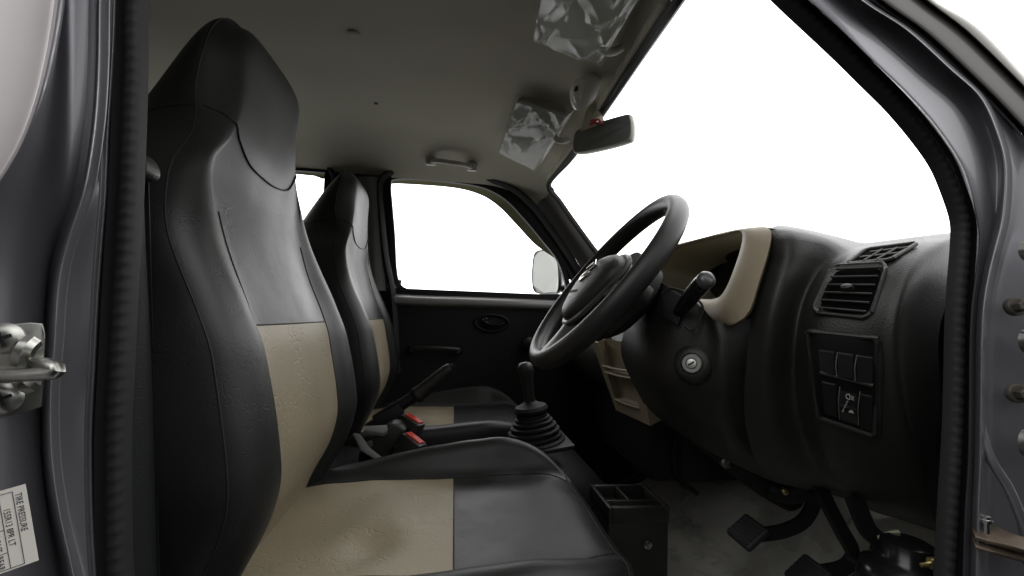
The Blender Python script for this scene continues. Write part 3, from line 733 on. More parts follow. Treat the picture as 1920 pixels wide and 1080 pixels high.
S.append([(1728, 452, .66), (1700, 453, .53), (1655, 485, .492), (1622, 555, .476), (1604, 622, .476), (1596, 705, .487), (1604, 795, .51), (1630, 880, .54), (1665, 955, .59), (1690, 975, .80)])
S.append([(1770, 447, .62), (1748, 448, .52), (1706, 482, .478), (1672, 550, .461), (1657, 620, .46), (1653, 705, .47), (1664, 800, .49), (1690, 890, .52), (1712, 970, .57), (1735, 990, .76)])
S.append([(1800, 444, .60), (1784, 446, .51), (1740, 485, .474), (1700, 548, .456), (1683, 620, .454), (1685, 705, .462), (1700, 800, .48), (1728, 890, .51), (1745, 980, .56), (1765, 1000, .74)])
S.append([(1830, 443, .60), (1802, 447, .52), (1775, 500, .492), (1730, 560, .478), (1706, 625, .474), (1704, 710, .478), (1718, 805, .49), (1745, 900, .52), (1760, 990, .56), (1785, 1010, .74)])
S.append([(1850, 443, .60), (1835, 446, .53), (1805, 510, .51), (1775, 570, .495), (1760, 630, .49), (1762, 715, .492), (1770, 810, .50), (1785, 905, .53), (1800, 1000, .57), (1820, 1020, .74)])
rails = [ats(s) for s in S]
Ctop = [V((p[0].x+.22, p[0].y+.1, p[0].z-.05)) for p in rails]
rails = [[c]+r for c, r in zip(Ctop, rails)]
mb = MB(); mb.grid(loft(rails, 60, 6)); DB = BVHTree.FromBMesh(mb.bm); mb.build('dash_panel', M['plastic'], dash, 75)
def on_dash(px, py):
    h = DB.ray_cast(V((0, 0, 0)), at(px, py, 1).normalized()); return h[0]
# binnacle hood and dash top to the far side
mb = MB()
hood = [ats([(1445, 428, .58), (1436, 426, .60), (1385, 431, .70), (1330, 443, .82), (1268, 458, .96), (1215, 474, 1.06), (1195, 490, 1.10)])]
hood.append([p+V((.05, .01, -.003)) for p in hood[0]]); hood.append([p+V((.14, .03, -.03)) for p in hood[0]]); hood.append([p+V((.28, .05, -.06)) for p in hood[0]])
mb.grid(loft(hood, 40, 5))
mb.grid(loft([[V((.44+.1*0, y, zz)) for y, zz in ((1.08, .085), (1.3, .10), (1.64, .10))], [V((.50, y, zz+.02)) for y, zz in ((1.08, .10), (1.3, .11), (1.64, .10))], [V((.80, y, .085)) for y in (1.08, 1.3, 1.64)]], 12, 4))
mb.grid(loft([[V((.43, y, z)) for y in (1.0, 1.3, 1.64)] for z in (.10, .0)] + [[V((.40, y, -.1)) for y in (1.2, 1.3, 1.64)], [V((.46, y, -.2)) for y in (1.2, 1.3, 1.64)], [V((.6, y, -.22)) for y in (1.2, 1.3, 1.64)]], 12, 4))
mb.build('dash_top', M['plastic'], dash, 75)
# beige instrument surround with its deep recess
outer = ats([(1190, 500, 1.09), (1225, 472, 1.04), (1268, 458, .96), (1330, 443, .82), (1385, 430, .69), (1430, 425, .60), (1446, 433, .575), (1441, 470, .562), (1423, 528, .556), (1404, 585, .559), (1376, 607, .577), (1345, 610, .62), (1318, 600, .67), (1305, 570, .74), (1270, 590, .88), (1220, 570, 1.02)])
inner = ats([(1200, 508, 1.07), (1228, 480, 1.02), (1268, 465, .95), (1325, 449, .82), (1365, 438, .70), (1388, 433, .645), (1394, 442, .630), (1389, 470, .622), (1377, 505, .618), (1362, 540, .622), (1350, 556, .635), (1334, 561, .66), (1316, 561, .69), (1296, 560, .75), (1262, 566, .87), (1220, 550, 1.01)])
nO = cr(outer, 96, True); nI = cr(inner, 96, True)
rows = [nO]
for t, d in ((.12, -.004), (.35, -.009), (.65, -.010), (.9, -.006), (1, 0)):
    rows.append([a.lerp(b, t)+V((d, d*.25, 0)) for a, b in zip(nO, nI)])
rows.append([p+V((.012, 0, .0)) for p in nI])
mb = MB(); mb.grid([[p+V((.010, .012, -.003)) for p in nO]]+rows, closeu=True); mb.build('instrument_surround', M['beigeplastic'], dash, 60)
ci = sum(nI, V((0, 0, 0)))/96
mb = MB(); mb.grid([[p+V((.011, 0, 0)) for p in nI]]+[[ci+(p-ci)*(1-.1*t)+V((.011+.15*t, 0, -.01*t)) for p in nI] for t in (.33, .66, 1)], closeu=True)
mb.build('instrument_recess', mat('recess_plastic', (.47, .435, .325), .6), dash, 60)
mb = MB(); mb.grid([[ci+(p-ci)*.92+V((.135, 0, -.01)) for p in nI]], closeu=True) if False else None
v = [mb.bm.verts.new(ci+(p-ci)*.90+V((.155, 0, -.01))) for p in nI]; mb.bm.faces.new(v)
mb.grid([[ci+V((.06+.07*t, (.5-s)*.34, -.058+.02*t-.02*abs(.5-s))) for s in [k/12 for k in range(13)]] for t in (0, .5, 1)])
mb.build('instrument_cluster', M['gloss'], dash)
mb = MB(); mb.box(T(.73, 1.36, -.25), (.46, .50, .30), .02); mb.box(T(.60, 1.085, -.30), (.10, .06, .16), .008); mb.tube([V((.56, 1.09, -.2)), V((.55, 1.085, -.36)), V((.60, 1.07, -.41))], .006, 8); mb.build('heater_housing', M['darkplastic'], dash)
# lower cover around the column
rw = [[(1195, 515, .82), (1222, 520, .74), (1252, 537, .68), (1285, 552, .65), (1318, 578, .625), (1350, 605, .595), (1420, 596, .605)],
      [(1185, 560, .80), (1215, 568, .72), (1250, 585, .662), (1290, 605, .635), (1330, 625, .610), (1360, 640, .588), (1416, 640, .605)],
      [(1170, 620, .80), (1205, 632, .71), (1245, 650, .660), (1290, 668, .632), (1330, 680, .61), (1362, 692, .59), (1412, 690, .61)],
      [(1165, 665, .84), (1200, 690, .73), (1245, 715, .67), (1290, 735, .645), (1330, 745, .625), (1360, 750, .61), (1407, 760, .635)],
      [(1185, 715, .92), (1220, 745, .80), (1260, 775, .72), (1300, 800, .69), (1340, 815, .67), (1370, 825, .655), (1412, 825, .665)],
      [(1215, 770, 1.0), (1245, 790, .92), (1280, 815, .84), (1320, 840, .80), (1360, 860, .76), (1395, 875, .73), (1430, 885, .70)],
      [(1230, 790, 1.2), (1260, 805, 1.15), (1300, 825, 1.1), (1340, 850, 1.05), (1380, 870, 1.0), (1420, 890, .95), (1465, 910, .9)]]
mb = MB(); mb.grid(loft([ats(r) for r in rw], 40, 6)); mb.build('column_cover', M['plastic'], dash, 75)
# ignition lock
p = at(1298, 682, .622); ax = V((-.62, -.75, .12)).normalized(); mb = MB()
mb.lathe(p, ax, [(-.02, .030), (-.004, .027), (.003, .021), (.004, .0155), (.0015, .0145), (.002, .006)], 36); ig = mb.build('ignition_lock', M['plastic'], dash)
mb = MB(); mb.lathe(p, ax, [(.0, .0142), (.005, .0138), (.0062, .0125), (.0062, .008), (.004, .0072)], 36); mb.build('lock_ring', mat('dull_alloy', (.20, .20, .19), .45, .8), ig)
mb = MB(); mb.lathe(p, ax, [(.003, .007), (.0068, .0065), (.0072, .003)], 24); mb.build('lock_barrel', M['steel'], ig)
mb = MB(); mb.box(frame(p+ax*.0074, (1, -.6, .9), ax), (.0095, .0022, .0012)); mb.build('key_slot', M['darkplastic'], ig)
# stalk and its slot
mb = MB()
q = ats([(1242, 560, .664), (1262, 545, .655), (1288, 560, .640), (1272, 612, .636), (1242, 592, .655)]); mb.plate(q, (-.5, -.8, 0), .006, bev=.002)
ql = ats([(1240, 552, .66), (1258, 540, .655), (1300, 556, .635), (1318, 580, .62), (1300, 618, .612), (1284, 612, .62)])
mb.tube(ql, .0018, 8, samples=40); mb.build('stalk_slot', M['darkplastic'], dash)
stl = thing('indicator_stalk', 'black indicator stalk with shiny end, beside the steering column', 'stalk', at(1265, 597, .665))
mb = MB(); pts = ats([(1262, 600, .665), (1276, 582, .635), (1296, 556, .595), (1312, 537, .565), (1324, 525, .548)])
mb.tube(pts, lambda u: interp(u, [0, .2, .5, .9, 1], [.0065, .0092, .0114, .0118, .011]), 16, samples=30); mb.build('lever', M['gloss'], stl)
dl = (pts[-1]-pts[-2]).normalized(); mb = MB(); mb.lathe(pts[-1], dl, [(-.004, .0115), (.003, .0113), (.006, .0092), (.0075, .005)], 24); mb.build('end_cap', mat('grey_gloss', (.06, .06, .062), .18), stl)

# mapped panels on the dash: four measured corners, (u, v, height) inside them
class Quad:
    def __init__(s, tl, tr, br, bl, lift=0, px=None):
        s.c = [tl, tr, br, bl]; s.px = px; n = (tr-tl).cross(bl-tl).normalized()
        if n.y > 0: n = -n
        s.n = n; s.lift = lift
    def p(s, u, v, d=0):
        if s.px:
            tl, tr, br, bl = [V((a, b, 0)) for a, b in s.px]; q_ = (tl*(1-u)+tr*u)*(1-v)+(bl*(1-u)+br*u)*v
            h = on_dash(q_.x, q_.y)
            if h is not None: return h + s.n*(d+s.lift)
        tl, tr, br, bl = s.c; return (tl*(1-u)+tr*u)*(1-v)+(bl*(1-u)+br*u)*v + s.n*(d+s.lift)
    def rr(s, u0, u1, v0, v1, d, r=.12, n=6):
        pts = []
        for cx, cy, a0 in ((u1-r, v0+r, -90), (u1-r, v1-r, 0), (u0+r, v1-r, 90), (u0+r, v0+r, 180)):
            for k in range(n+1):
                a = math.radians(a0+90*k/n); pts.append(s.p(cx+r*math.cos(a), cy+r*math.sin(a), d))
        return pts
def face(mb_, pts): mb_.bm.faces.new([mb_.bm.verts.new(p) for p in pts])
# side vent
q = Quad(on_dash(1562, 503), on_dash(1668, 497), on_dash(1634, 602), on_dash(1524, 590), .0015, [(1562, 503), (1668, 497), (1634, 602), (1524, 590)])
vent = thing('air_vent', 'square slatted air vent facing the driver, set in the dashboard above the switches', 'air vent', q.p(.5, 1)); 
mb = MB(); mb.tube(q.rr(.0, 1, .0, 1, .0035, .17), .0024, 8, closed=True, samples=80)
mb.grid([q.rr(.01, .99, .01, .99, .0045, .17), q.rr(.09, .93, .09, .92, .0015, .12)], closeu=True); mb.build('bezel', M['plastic'], vent)
mb = MB(); mb.grid([[q.p(u, v, .0012) for u in [.05+.9*k/12 for k in range(13)]] for v in [.05+.9*k/12 for k in range(13)]]); mb.build('duct_shade', mat('duct_shade_black', (.0035, .0035, .0035), .95, 0, .05), vent)  # shade between the slats, painted as a flat black sheet on the dash
for k in range(6):
    v = .10+.80*k/5; mb = MB(); u0, u1 = (.13, .93) if k == 0 else (.10, .92)
    mb.tube([q.p(u, v, .0050) for u in [u0+(u1-u0)*t_/10 for t_ in range(11)]], .0014, 8, smoothp=False, up=(0, 0, 1), prof=[(.7, 1.2), (.2, 1.5), (-.6, 1.2), (-1.2, 0), (-.8, -1.5), (.5, -1.5)]); mb.build('slat', M['slat'], vent)
mb = MB()
for k in range(7):
    u = .17+.11*k; mb.grid([[q.p(u, v, .0008) for v in (.12, .5, .88)], [q.p(u+.012, v, .0008) for v in (.12, .5, .88)]])
mb.build('guide_vanes', M['plastic'], vent)
mb = MB(); c = q.p(.50, .53, .005); mb.lathe(c, q.n, [(0, .006), (.004, .007), (.008, .006), (.009, .002)], 16, sq=.6, side=q.p(1, .5)-q.p(0, .5)); mb.build('knob', M['plastic'], vent)
# demister vent on top
q = Quad(on_dash(1622, 472), on_dash(1722, 459), on_dash(1668, 492), on_dash(1588, 499), .0015, [(1622, 472), (1722, 459), (1668, 492), (1588, 499)])
v2 = thing('demister_vent', 'narrow demister grille on top of the dashboard near the windscreen', 'air vent', q.p(.5, .5))
mb = MB(); mb.tube(q.rr(.0, 1, .0, 1, .002, .14), .0025, 8, closed=True, samples=70); mb.build('bezel', M['plastic'], v2)
mb = MB(); mb.grid([[q.p(u, v, .0012) for u in [.02+.96*k/12 for k in range(13)]] for v in [.03+.94*k/8 for k in range(9)]]); mb.build('duct_shade', mat('duct_shade_black', (.0035, .0035, .0035), .95, 0, .05), v2)  # dark depth of the grille, put in as a flat black sheet
mb = MB()
def strip(u0, v0, u1, v1, w, d):
    a, b = q.p(u0, v0, d), q.p(u1, v1, d); mb.tube([a, b], w, 6, smoothp=False)
strip(.12, .62, .95, .62, .0011, .003); strip(.2, .3, .95, .3, .0011, .003); strip(.06, .97, .92, .97, .0012, .003)
for u in (.38, .68): strip(u+.04, .25, u-.02, .95, .0012, .0035)
mb.build('grille', M['trim'], v2)
# switch panel
q = Quad(on_dash(1516, 619), on_dash(1646, 632), on_dash(1642, 815), on_dash(1536, 780), .0015, [(1516, 619), (1646, 632), (1642, 815), (1536, 780)])
swp = thing('switch_panel', 'recessed switch panel with blank covers and a headlamp levelling wheel, below the square vent', 'switch panel', q.p(.5, 1))
mb = MB(); mb.tube(q.rr(0, 1, 0, 1, .003, .07), .003, 8, closed=True, samples=100); mb.tube([q.p(1.02, .02, .002), q.p(1.06, .4, .0), q.p(1.05, .98, 0)], .003, 8)
mb.tube([q.p(.12, .46, .003), q.p(.95, .49, .003)], .0028, 8, smoothp=False); mb.build('frame', M['plastic'], swp)
mb = MB(); mb.grid([[q.p(u, v, .0008) for u in [.01+.98*k/12 for k in range(13)]] for v in [.01+.98*k/14 for k in range(15)]]); mb.build('backing', mat('switch_backing', (.004, .004, .0045), .7, 0, .2), swp)
for (u0, u1, v0, v1) in ((.12, .37, .20, .46), (.40, .66, .20, .47), (.69, .96, .20, .48), (.12, .37, .56, .93), (.73, .96, .60, .97)):
    mb = MB(); mb.grid([q.rr(u0, u1, v0, v1, -.001, .02, 2), q.rr(u0, u1, v0, v1, .003, .02, 2), q.rr(u0+.02, u1-.02, v0+.01, v1-.01, .004, .02, 2)], closeu=True, capb=True); mb.build('blank_cover', M['darkplastic'], swp, 15)
mb = MB()
for u in (.385, .675): mb.tube([q.p(u+.035, .20, .003), q.p(u+.005, .33, .0045), q.p(u, .47, .003)], .0006, 6)
for u in (.39, .715): mb.tube([q.p(u+.035, .58, .003), q.p(u+.005, .75, .0045), q.p(u, .94, .003)], .0006, 6)
mb.build('cover_edges', M['trim'], swp)
mb = MB(); rows = [[q.p(.42+.28*s, .62+.34*t, .001+.005*math.sin(PI*t)) for s in (0, .5, 1)] for t in [k/10 for k in range(11)]]; mb.grid(rows); lv = mb.build('levelling_wheel', M['gloss'], swp)
mb = MB(); c = q.p(.58, .655, .0055); e1 = (q.p(1, .5)-q.p(0, .5)).normalized(); e2 = (q.p(.5, 0)-q.p(.5, 1)).normalized()
def mk(x, y): return c+e1*x+e2*y
mb.tube([mk(.0005, .003), mk(-.002, .0025), mk(-.003, 0), mk(-.002, -.0025), mk(.0005, -.003)], .0005, 6, closed=True, samples=24)
for y in (.002, 0, -.002): mb.tube([mk(.0018, y), mk(.0045, y-.0012)], .0004, 5, smoothp=False)
mm = frame(q.p(.50, .75, .0062), e1, q.n)
for i, s in enumerate(('4', '3', '2', '1', '0')): text_into(mb, s, .0042 if i else .0036, frame(q.p(.535-.022*i, .715+.030*i, .0065), e1, q.n), .0004)
t0 = q.p(.61, .80, .0062); face(mb, [t0+e1*.003-e2*.0022, t0-e1*.003-e2*.0022, t0+e2*.003])
mb.build('markings', M['mark'], swp)
# beige centre stack below the dash
q = Quad(at(1112, 640, 1.18), at(1196, 650, .97), at(1222, 797, .95), at(1157, 768, 1.18))
cs = thing('centre_stack', 'beige lower centre console panel with open pockets, behind the gear lever', 'console panel', q.p(.5, 1))
mb = MB()
def qbox(u0, u1, v0, v1, d0, d1): mb.grid([[q.p(*a, d0) for a in ((u0, v0), (u1, v0), (u1, v1), (u0, v1))], [q.p(*a, d1) for a in ((u0, v0), (u1, v0), (u1, v1), (u0, v1))]], closeu=True, capa=True, capb=True)
qbox(0, .14, 0, 1, -.04, .004); qbox(.80, 1, 0, 1, -.04, .004); qbox(.14, .80, .80, 1, -.04, .0035); qbox(.14, .80, .40, .46, -.04, .003); mb.build('face', M['beigeplastic'], cs, 30)
for v0, v1 in ((0, .40), (.46, .80)):
    mb = MB(); mb.grid([[q.p(u, v, -.018+.008*t) for u in (.1, .85)] for v, t in ((v0, 0), ((v0+v1)/2, 0), (v1, 1))]); mb.build('pocket', M['beigeplastic'], cs)
mb = MB()
for v in (.34, .43, .82): mb.tube([q.p(.10, v, .004), q.p(.45, v+.005, .006), q.p(.82, v, .004)], .003, 8)
mb.build('shelf_lip', M['beigeplastic'], cs)

# ------------------------------------------------------------------ gear lever, handbrake, buckles, tray
gl_ = thing('gear_lever', 'black gear lever with round knob rising from a pleated rubber boot', 'gear lever', at(1005, 822, 1.06))
b0, b1 = at(1003, 822, 1.06), at(985, 690, 1.06); ax = (b1-b0).normalized(); Lh = (b1-b0).length
mb = MB(); prof = [(-.012, .069), (-.004, .069), (0, .064)]
for i, (h, r) in enumerate(((.006, .063), (.018, .060), (.029, .054), (.039, .047), (.047, .041), (.054, .036))):
    prof += [(h-.0045, r-.007), (h-.002, r), (h+.002, r-.0005), (h+.005, r-.009)]
prof += [(.060, .030), (.062, .038), (.068, .040), (.075, .036), (.081, .020), (.086, .014)]
mb.lathe(b0, ax, prof, 40); mb.build('boot', M['rubber'], gl_, 30)
mb = MB(); mb.box(frame(b0-ax*.012, (1, 0, 0), ax), (.15, .15, .01), .003); mb.build('base_plate', M['plastic'], gl_)
mb = MB(); mb.lathe(b0, ax, [(.08, .0135), (.105, .0125), (.12, .0135), (Lh-.03, .0145), (Lh-.02, .016), (Lh-.008, .0185), (Lh+.004, .0178), (Lh+.012, .012), (Lh+.0135, .004)], 28); mb.build('shaft', M['plastic'], gl_, 60)

hb = thing('handbrake', 'black handbrake lever raised between the two seats', 'handbrake', at(735, 795, 1.08))
mb = MB(); mb.tube(ats([(705, 790, 1.08), (738, 768, 1.08), (760, 754, 1.08), (782, 740, 1.08)]), lambda u: .0155-.003*u, 12); mb.plate(ats([(680, 800), (745, 760), (757, 770), (752, 800)], 1.06), (0, 1, 0), .03, bev=.003); mb.build('lever', M['darkplastic'], hb)
mb = MB(); g = ats([(778, 745, 1.08), (800, 727, 1.08), (825, 706, 1.08), (846, 690, 1.08)])
mb.tube(g, lambda u: interp(u, [0, .06, .2, .9, 1], [.016, .020, .0178, .0152, .013]), 16, samples=30); mb.build('grip', M['plastic'], hb)
d = (g[-1]-g[-2]).normalized(); mb = MB(); mb.lathe(g[-1], d, [(-.002, .0115), (.002, .0115), (.0025, .007), (.009, .0065), (.0095, .003)], 20); mb.build('release_button', M['gloss'], hb)
mb = MB(); mb.box(T(-.12, 1.06, -.335), (.14, .09, .09), .012); mb.build('base_cover', M['darkplastic'], hb)

def buckle(p, q_, w, label, wid=.03):
    "p, q_: ends of the red button; body hangs back and down from it"
    t = thing('seat_belt_buckle', label, 'seat belt buckle', p+V((-.01, 0, -.04)), 'seat belt buckles')
    ax = (q_-p); L = ax.length; ax.normalize(); nr = V((.55, -.25, .8)); nr = (nr-ax*nr.dot(ax)).normalized(); side = nr.cross(ax)
    c = p.lerp(q_, .5)
    mb = MB(); mb.box(basis(c-nr*.032, ax, side, nr), (L*1.28, wid, .064), .005); mb.build('body', M['plastic'], t)
    mb = MB(); mb.box(basis(c+nr*.0005, ax, side, nr), (L, wid*.62, .006), .002); mb.build('release_button', M['red'], t)
    return t
buckle(at(763, 777, 1.04), at(789, 794, 1.02), 0, 'seat belt buckle with red button, upper one beside the handbrake and passenger cushion')
buckle(at(765, 812, .99), at(791, 832, .97), 0, 'seat belt buckle with red button, lower one beside the driver cushion')
stp = thing('seat_belt_stalk', 'dark grey plastic belt stalk and lever beside the driver cushion, below the handbrake', 'belt stalk', at(700, 860, .98))
mb = MB(); mb.plate(ats([(684, 798, 1.0), (727, 796, 1.0), (727, 806, .99), (718, 811, .985), (682, 806, .985)]), (0, .3, -1), .01, bev=.002); mb.build('cap', M['trim'], stp)
mb = MB(); mb.plate(ats([(660, 812, .99), (672, 812, .99), (692, 838, .985), (723, 862, .98), (722, 870, .975), (712, 868, .975), (676, 845, .98)]), (0, 1, -.4), .03, bev=.003); mb.build('lever', M['trim'], stp)
mb = MB(); mb.plate(ats([(722, 800), (733, 794), (746, 796), (761, 807), (745, 832), (722, 862), (700, 846), (694, 820)], .995), (.15, 1, .1), .035, bev=.005); mb.build('housing', M['plastic'], stp)
mb = MB(); c = at(692, 871, .965); mb.lathe(c, (0, -1, .3), [(-.004, .004), (0, .0055), (.004, .0045), (.006, .002)], 16); mb.build('bolt', M['chrome'], stp)
mb = MB(); mb.box(T(-.115, .99, -.365), (.17, .05, .10), .01); mb.build('bracket', M['darkplastic'], stp)

tray = thing('cup_tray', 'low black plastic floor tray with open cup recesses, in front of the driver cushion', 'storage tray', (.42, .99, -.60))
zt = -.362
mb = MB(); mb.box(T(.371, .9375, (zt-.02-.60)/2), (.122, .125, .60+zt-.02), .004)
X0, X1, Y0, Y1 = .31, .433, .874, 1.0
for a, b, c, d in ((X0, X0+.008, Y0, Y1), (X1-.008, X1, Y0, Y1), (X0+.008, X1-.008, Y0, Y0+.012), (X0+.008, X1-.008, Y1-.012, Y1), (X0+.008, X1-.008, .908, .914), (X0+.052, X0+.058, .914, Y1-.012)):
    mb.box(T((a+b)/2, (c+d)/2, zt-.012), (b-a, d-c, .03), .0015)
mb.build('body', M['plastic'], tray, 30)
mb = MB(); mb.lathe(at(1215, 1022, .868), (0, -1, 0), [(-.003, .008), (.001, .008), (.002, .005), (.004, .0045)], 20); mb.build('screw', M['steel'], tray)

# ------------------------------------------------------------------ roof items
def visor(A, B, C, D, label, clip):
    "A back-inboard, B front-inboard, C front-outboard, D back-outboard"
    t = thing('sun_visor', label, 'sun visor', (A+C)/2, 'sun visors wrapped in clear film')
    n = (B-A).cross(D-A).normalized(); n = n if n.z < 0 else -n
    ol = []
    cs_ = [A, B, C, D]; ce = (A+B+C+D)/4
    for i, c in enumerate(cs_):
        p, q_ = cs_[i-1], cs_[(i+1) % 4]
        for k in range(5):
            s = k/4; u = c+(p-c).normalized()*.022*(1-s)**2+(q_-c).normalized()*.022*s**2; ol.append(u)
    mb = MB(); mb.plate(ol, -n, .016, bev=.004); mb.build('board', mat('visor_fabric', (.24, .24, .21), .8), t)
    N = 90; rows = []; sd = random.random()*50
    CR_ = []
    for _ in range(30):
        an = random.gauss(.9, .55)+(PI/2 if random.random() < .3 else 0); CR_.append((random.random(), random.random(), math.cos(an), math.sin(an), random.uniform(.02, .07), random.uniform(-.006, .009), random.uniform(.2, .6)))
    for i in range(N+1):
        row = []
        for j in range(N+1):
            u, v = -.06+1.12*i/N, -.05+1.13*j/N
            p = (A*(1-u)+B*u)*(1-v)+(D*(1-u)+C*u)*v
            e = min(u+.06, 1.06-u, v+.05, 1.08-v)
            cz = .012*abs(noise.noise(V((u*1.5+sd, v*1.5, 2))))
            for (cx, cy, ca, sa, wd, am, ln) in CR_:
                t_ = (u-cx)*ca+(v-cy)*sa; d_ = abs(-(u-cx)*sa+(v-cy)*ca)
                if abs(t_) < ln: cz += am*math.exp(-d_/wd)*(1-(t_/ln)**2)
            row.append(p+n*(.003+cz*min(1, e*6))-n*.012*max(0, 1-e*14))
        rows.append(row)
    mb = MB(); mb.grid(rows); mb.build('wrapping_film', M['film'], t, 30)
    mb = MB(); c = clip; dr = (B+C)/2-(A+D)/2; dr.normalize()
    mb.tube([c-dr*.022+n*.008, c-dr*.008+n*.014, c+dr*.008+n*.010, c+dr*.020+n*.0], lambda u: .0085-.001*u, 12); mb.build('clip', M['grey'], t)
    return t
visor(at(970, 186, 1.15), at(1066, 214, 1.10), at(1003, 318, 1.43), at(936, 284, 1.45), 'sun visor wrapped in crinkled clear film, on the passenger side beyond the mirror', at(1054, 257, 1.22))
visor(at(998, 76, .855), at(1122, 124, .865), at(1222, -40, .60), at(1028, -75, .575), 'sun visor wrapped in crinkled clear film, above the steering wheel at the top edge', at(1148, 84, .80))

lamp = thing('cabin_lamp', 'small rounded grey cabin lamp with white lens, under the front of the headliner', 'cabin lamp', at(1096, 180, 1.0))
c = at(1097, 176, .965); lx = (at(1090, 210, .945)-at(1098, 152, .985)).normalized(); nd = V((-.45, -.62, -.64)).normalized(); nd = (nd-lx*nd.dot(lx)).normalized(); ly = nd.cross(lx)
def superd(mb_, c, lx, ly, nd, a, b, h, e=.7, taper=0.):
    rows = []
    for i in range(13):
        ph = PI/2*i/12; r_ = math.cos(ph)**.7; hh = h*math.sin(ph); row = []
        for k in range(40):
            t_ = 2*PI*k/40; x = math.copysign(abs(math.cos(t_))**e, math.cos(t_)); y = math.copysign(abs(math.sin(t_))**e, math.sin(t_))
            row.append(c+lx*(a*x*r_)+ly*(b*y*r_*(1-taper*x))+nd*hh)
        rows.append(row)
    mb_.grid(rows, closeu=True, capb=True)
mb = MB(); superd(mb, c, lx, ly, nd, .048, .035, .028, .75, .18); mb.build('housing', mat('lamp_housing', (.75, .75, .72), .25), lamp, 60)
mb = MB(); superd(mb, c+lx*.010-ly*.003+nd*.010, lx, ly, nd, .034, .022, .0235, .85, .3); mb.build('lens', M['white'], lamp, 60)
mb = MB(); mb.box(basis(c+lx*.020-ly*.002+nd*.0325, lx, ly, nd), (.013, .008, .006), .001); mb.build('switch', M['gloss'], lamp)

rm = thing('rearview_mirror', 'rectangular rear view mirror with pale rim hanging from the windscreen header', 'mirror', at(1112, 205, 1.06))
g = ats([(1081, 246, 1.10), (1100, 237, 1.075), (1172, 216, .985), (1181, 220, .975), (1184, 235, .972), (1182, 257, .972), (1172, 265, .98), (1130, 277, 1.03), (1085, 286, 1.095), (1075, 281, 1.105), (1076, 262, 1.105)])
ring = cr(g, 80, True); cc = sum(ring, V((0, 0, 0)))/80; nb = (ring[20]-ring[0]).cross(ring[55]-ring[0]).normalized(); nb = nb if nb.y > 0 else -nb
mb = MB(); rows = [[cc+(p-cc)*s+nb*d_ for p in ring] for s, d_ in ((.97, -.001), (1.0, -.002), (1.025, .001), (1.03, .008), (.98, .020), (.7, .030), (.3, .034))]
mb.grid(rows, closeu=True, capb=True); mb.build('housing', M['grey'], rm, 60)
mb = MB(); mb.bm.faces.new([mb.bm.verts.new(cc+(p-cc)*.98-nb*.0012) for p in ring]); mb.build('mirror_glass', mat('mirror_reflection_grey', (.2, .21, .2), .3), rm, 0)  # grey reflection of the cabin, put into a matt base colour
mb = MB()
mb.grid(loft([ats([(1098, 210, 1.055), (1092, 232, 1.055), (1088, 246, 1.06)]), ats([(1108, 195, 1.05), (1113, 215, 1.045), (1118, 236, 1.05)]), ats([(1112, 190, 1.055), (1124, 205, 1.055), (1134, 228, 1.055)]), ats([(1104, 200, 1.075), (1108, 215, 1.08), (1112, 240, 1.085)]), ats([(1098, 210, 1.055), (1092, 232, 1.055), (1088, 246, 1.06)])], 10, 4))
mb.build('arm', M['lining'], rm)
mb = MB(); mb.lathe(at(1113, 210, 1.036), (-.3, -1, -.2), [(-.004, .005), (.002, .005), (.003, .002)], 16); mb.build('clip', mat('yellow_green_plastic', (.3, .32, .14), .4), rm)
mb = MB(); mb.plate(ats([(1104, 236, 1.033), (1108, 224, 1.033), (1122, 222, 1.031), (1132, 230, 1.029), (1126, 235, 1.03), (1116, 232, 1.031)]), (.3, 1, .2), .003, bev=.0006); mb.build('red_tag', mat('red_plastic', (.28, .02, .018), .3), rm)
mb = MB(); mb.lathe(at(1119, 228, 1.028), (-.2, -1, 0), [(-.002, .0035), (.001, .003), (.002, .001)], 14); mb.build('bright_pin', M['chrome'], rm)

gh = thing('grab_handle', 'grey plastic grab handle above the passenger door window', 'grab handle', at(845, 305, 1.60))
a, b = at(808, 302, 1.595), at(885, 313, 1.60)
mb = MB(); mb.tube([a+V((-.004, .01, .002)), a+V((.006, -.012, -.004)), a.lerp(b, .2)+V((0, -.032, -.006)), a.lerp(b, .5)+V((0, -.035, -.007)), a.lerp(b, .8)+V((0, -.032, -.006)), b+V((-.006, -.012, -.004)), b+V((.004, .01, .002))], .009, 10, samples=50, up=(0, 0, 1), prof=[(1, 0), (.7, .6), (0, .8), (-.7, .6), (-1, 0), (-.7, -.6), (0, -.8), (.7, -.6)])
mb.build('grip', M['grey'], gh)
for p in (a, b):
    mb = MB(); mb.box(T(p.x, p.y+.0, p.z), (.036, .022, .030), .006, 3); mt = mb.build('mount', M['grey'], gh)
    mb = MB(); mb.lathe(p+V((0, -.011, 0)), (0, -1, -.1), [(-.001, .0045), (.001, .0042), (.0015, .002)], 14); mb.build('screw', M['screw'], mt)

# seat belt guide on the near pillar
bg = thing('seat_belt_guide', 'black seat belt guide on the rear door pillar, beside the driver headrest', 'seat belt guide', at(270, 330, .47))
mb = MB(); mb.plate(cr(ats([(225, 286, .475), (262, 290, .475), (290, 300, .475), (303, 318, .475), (303, 336, .475), (292, 343, .475), (262, 343, .475), (225, 340, .475)]), 40, True), (0, -1, 0), .022, bev=.004); mb.build('shell', M['plastic'], bg)
mb = MB(); mb.plate(ats([(235, 338, .48), (278, 338, .48), (288, 700, .48), (300, 1150, .48), (250, 1150, .48)]), (0, 1, 0), .0015); mb.build('webbing', M['doortrim'], bg)

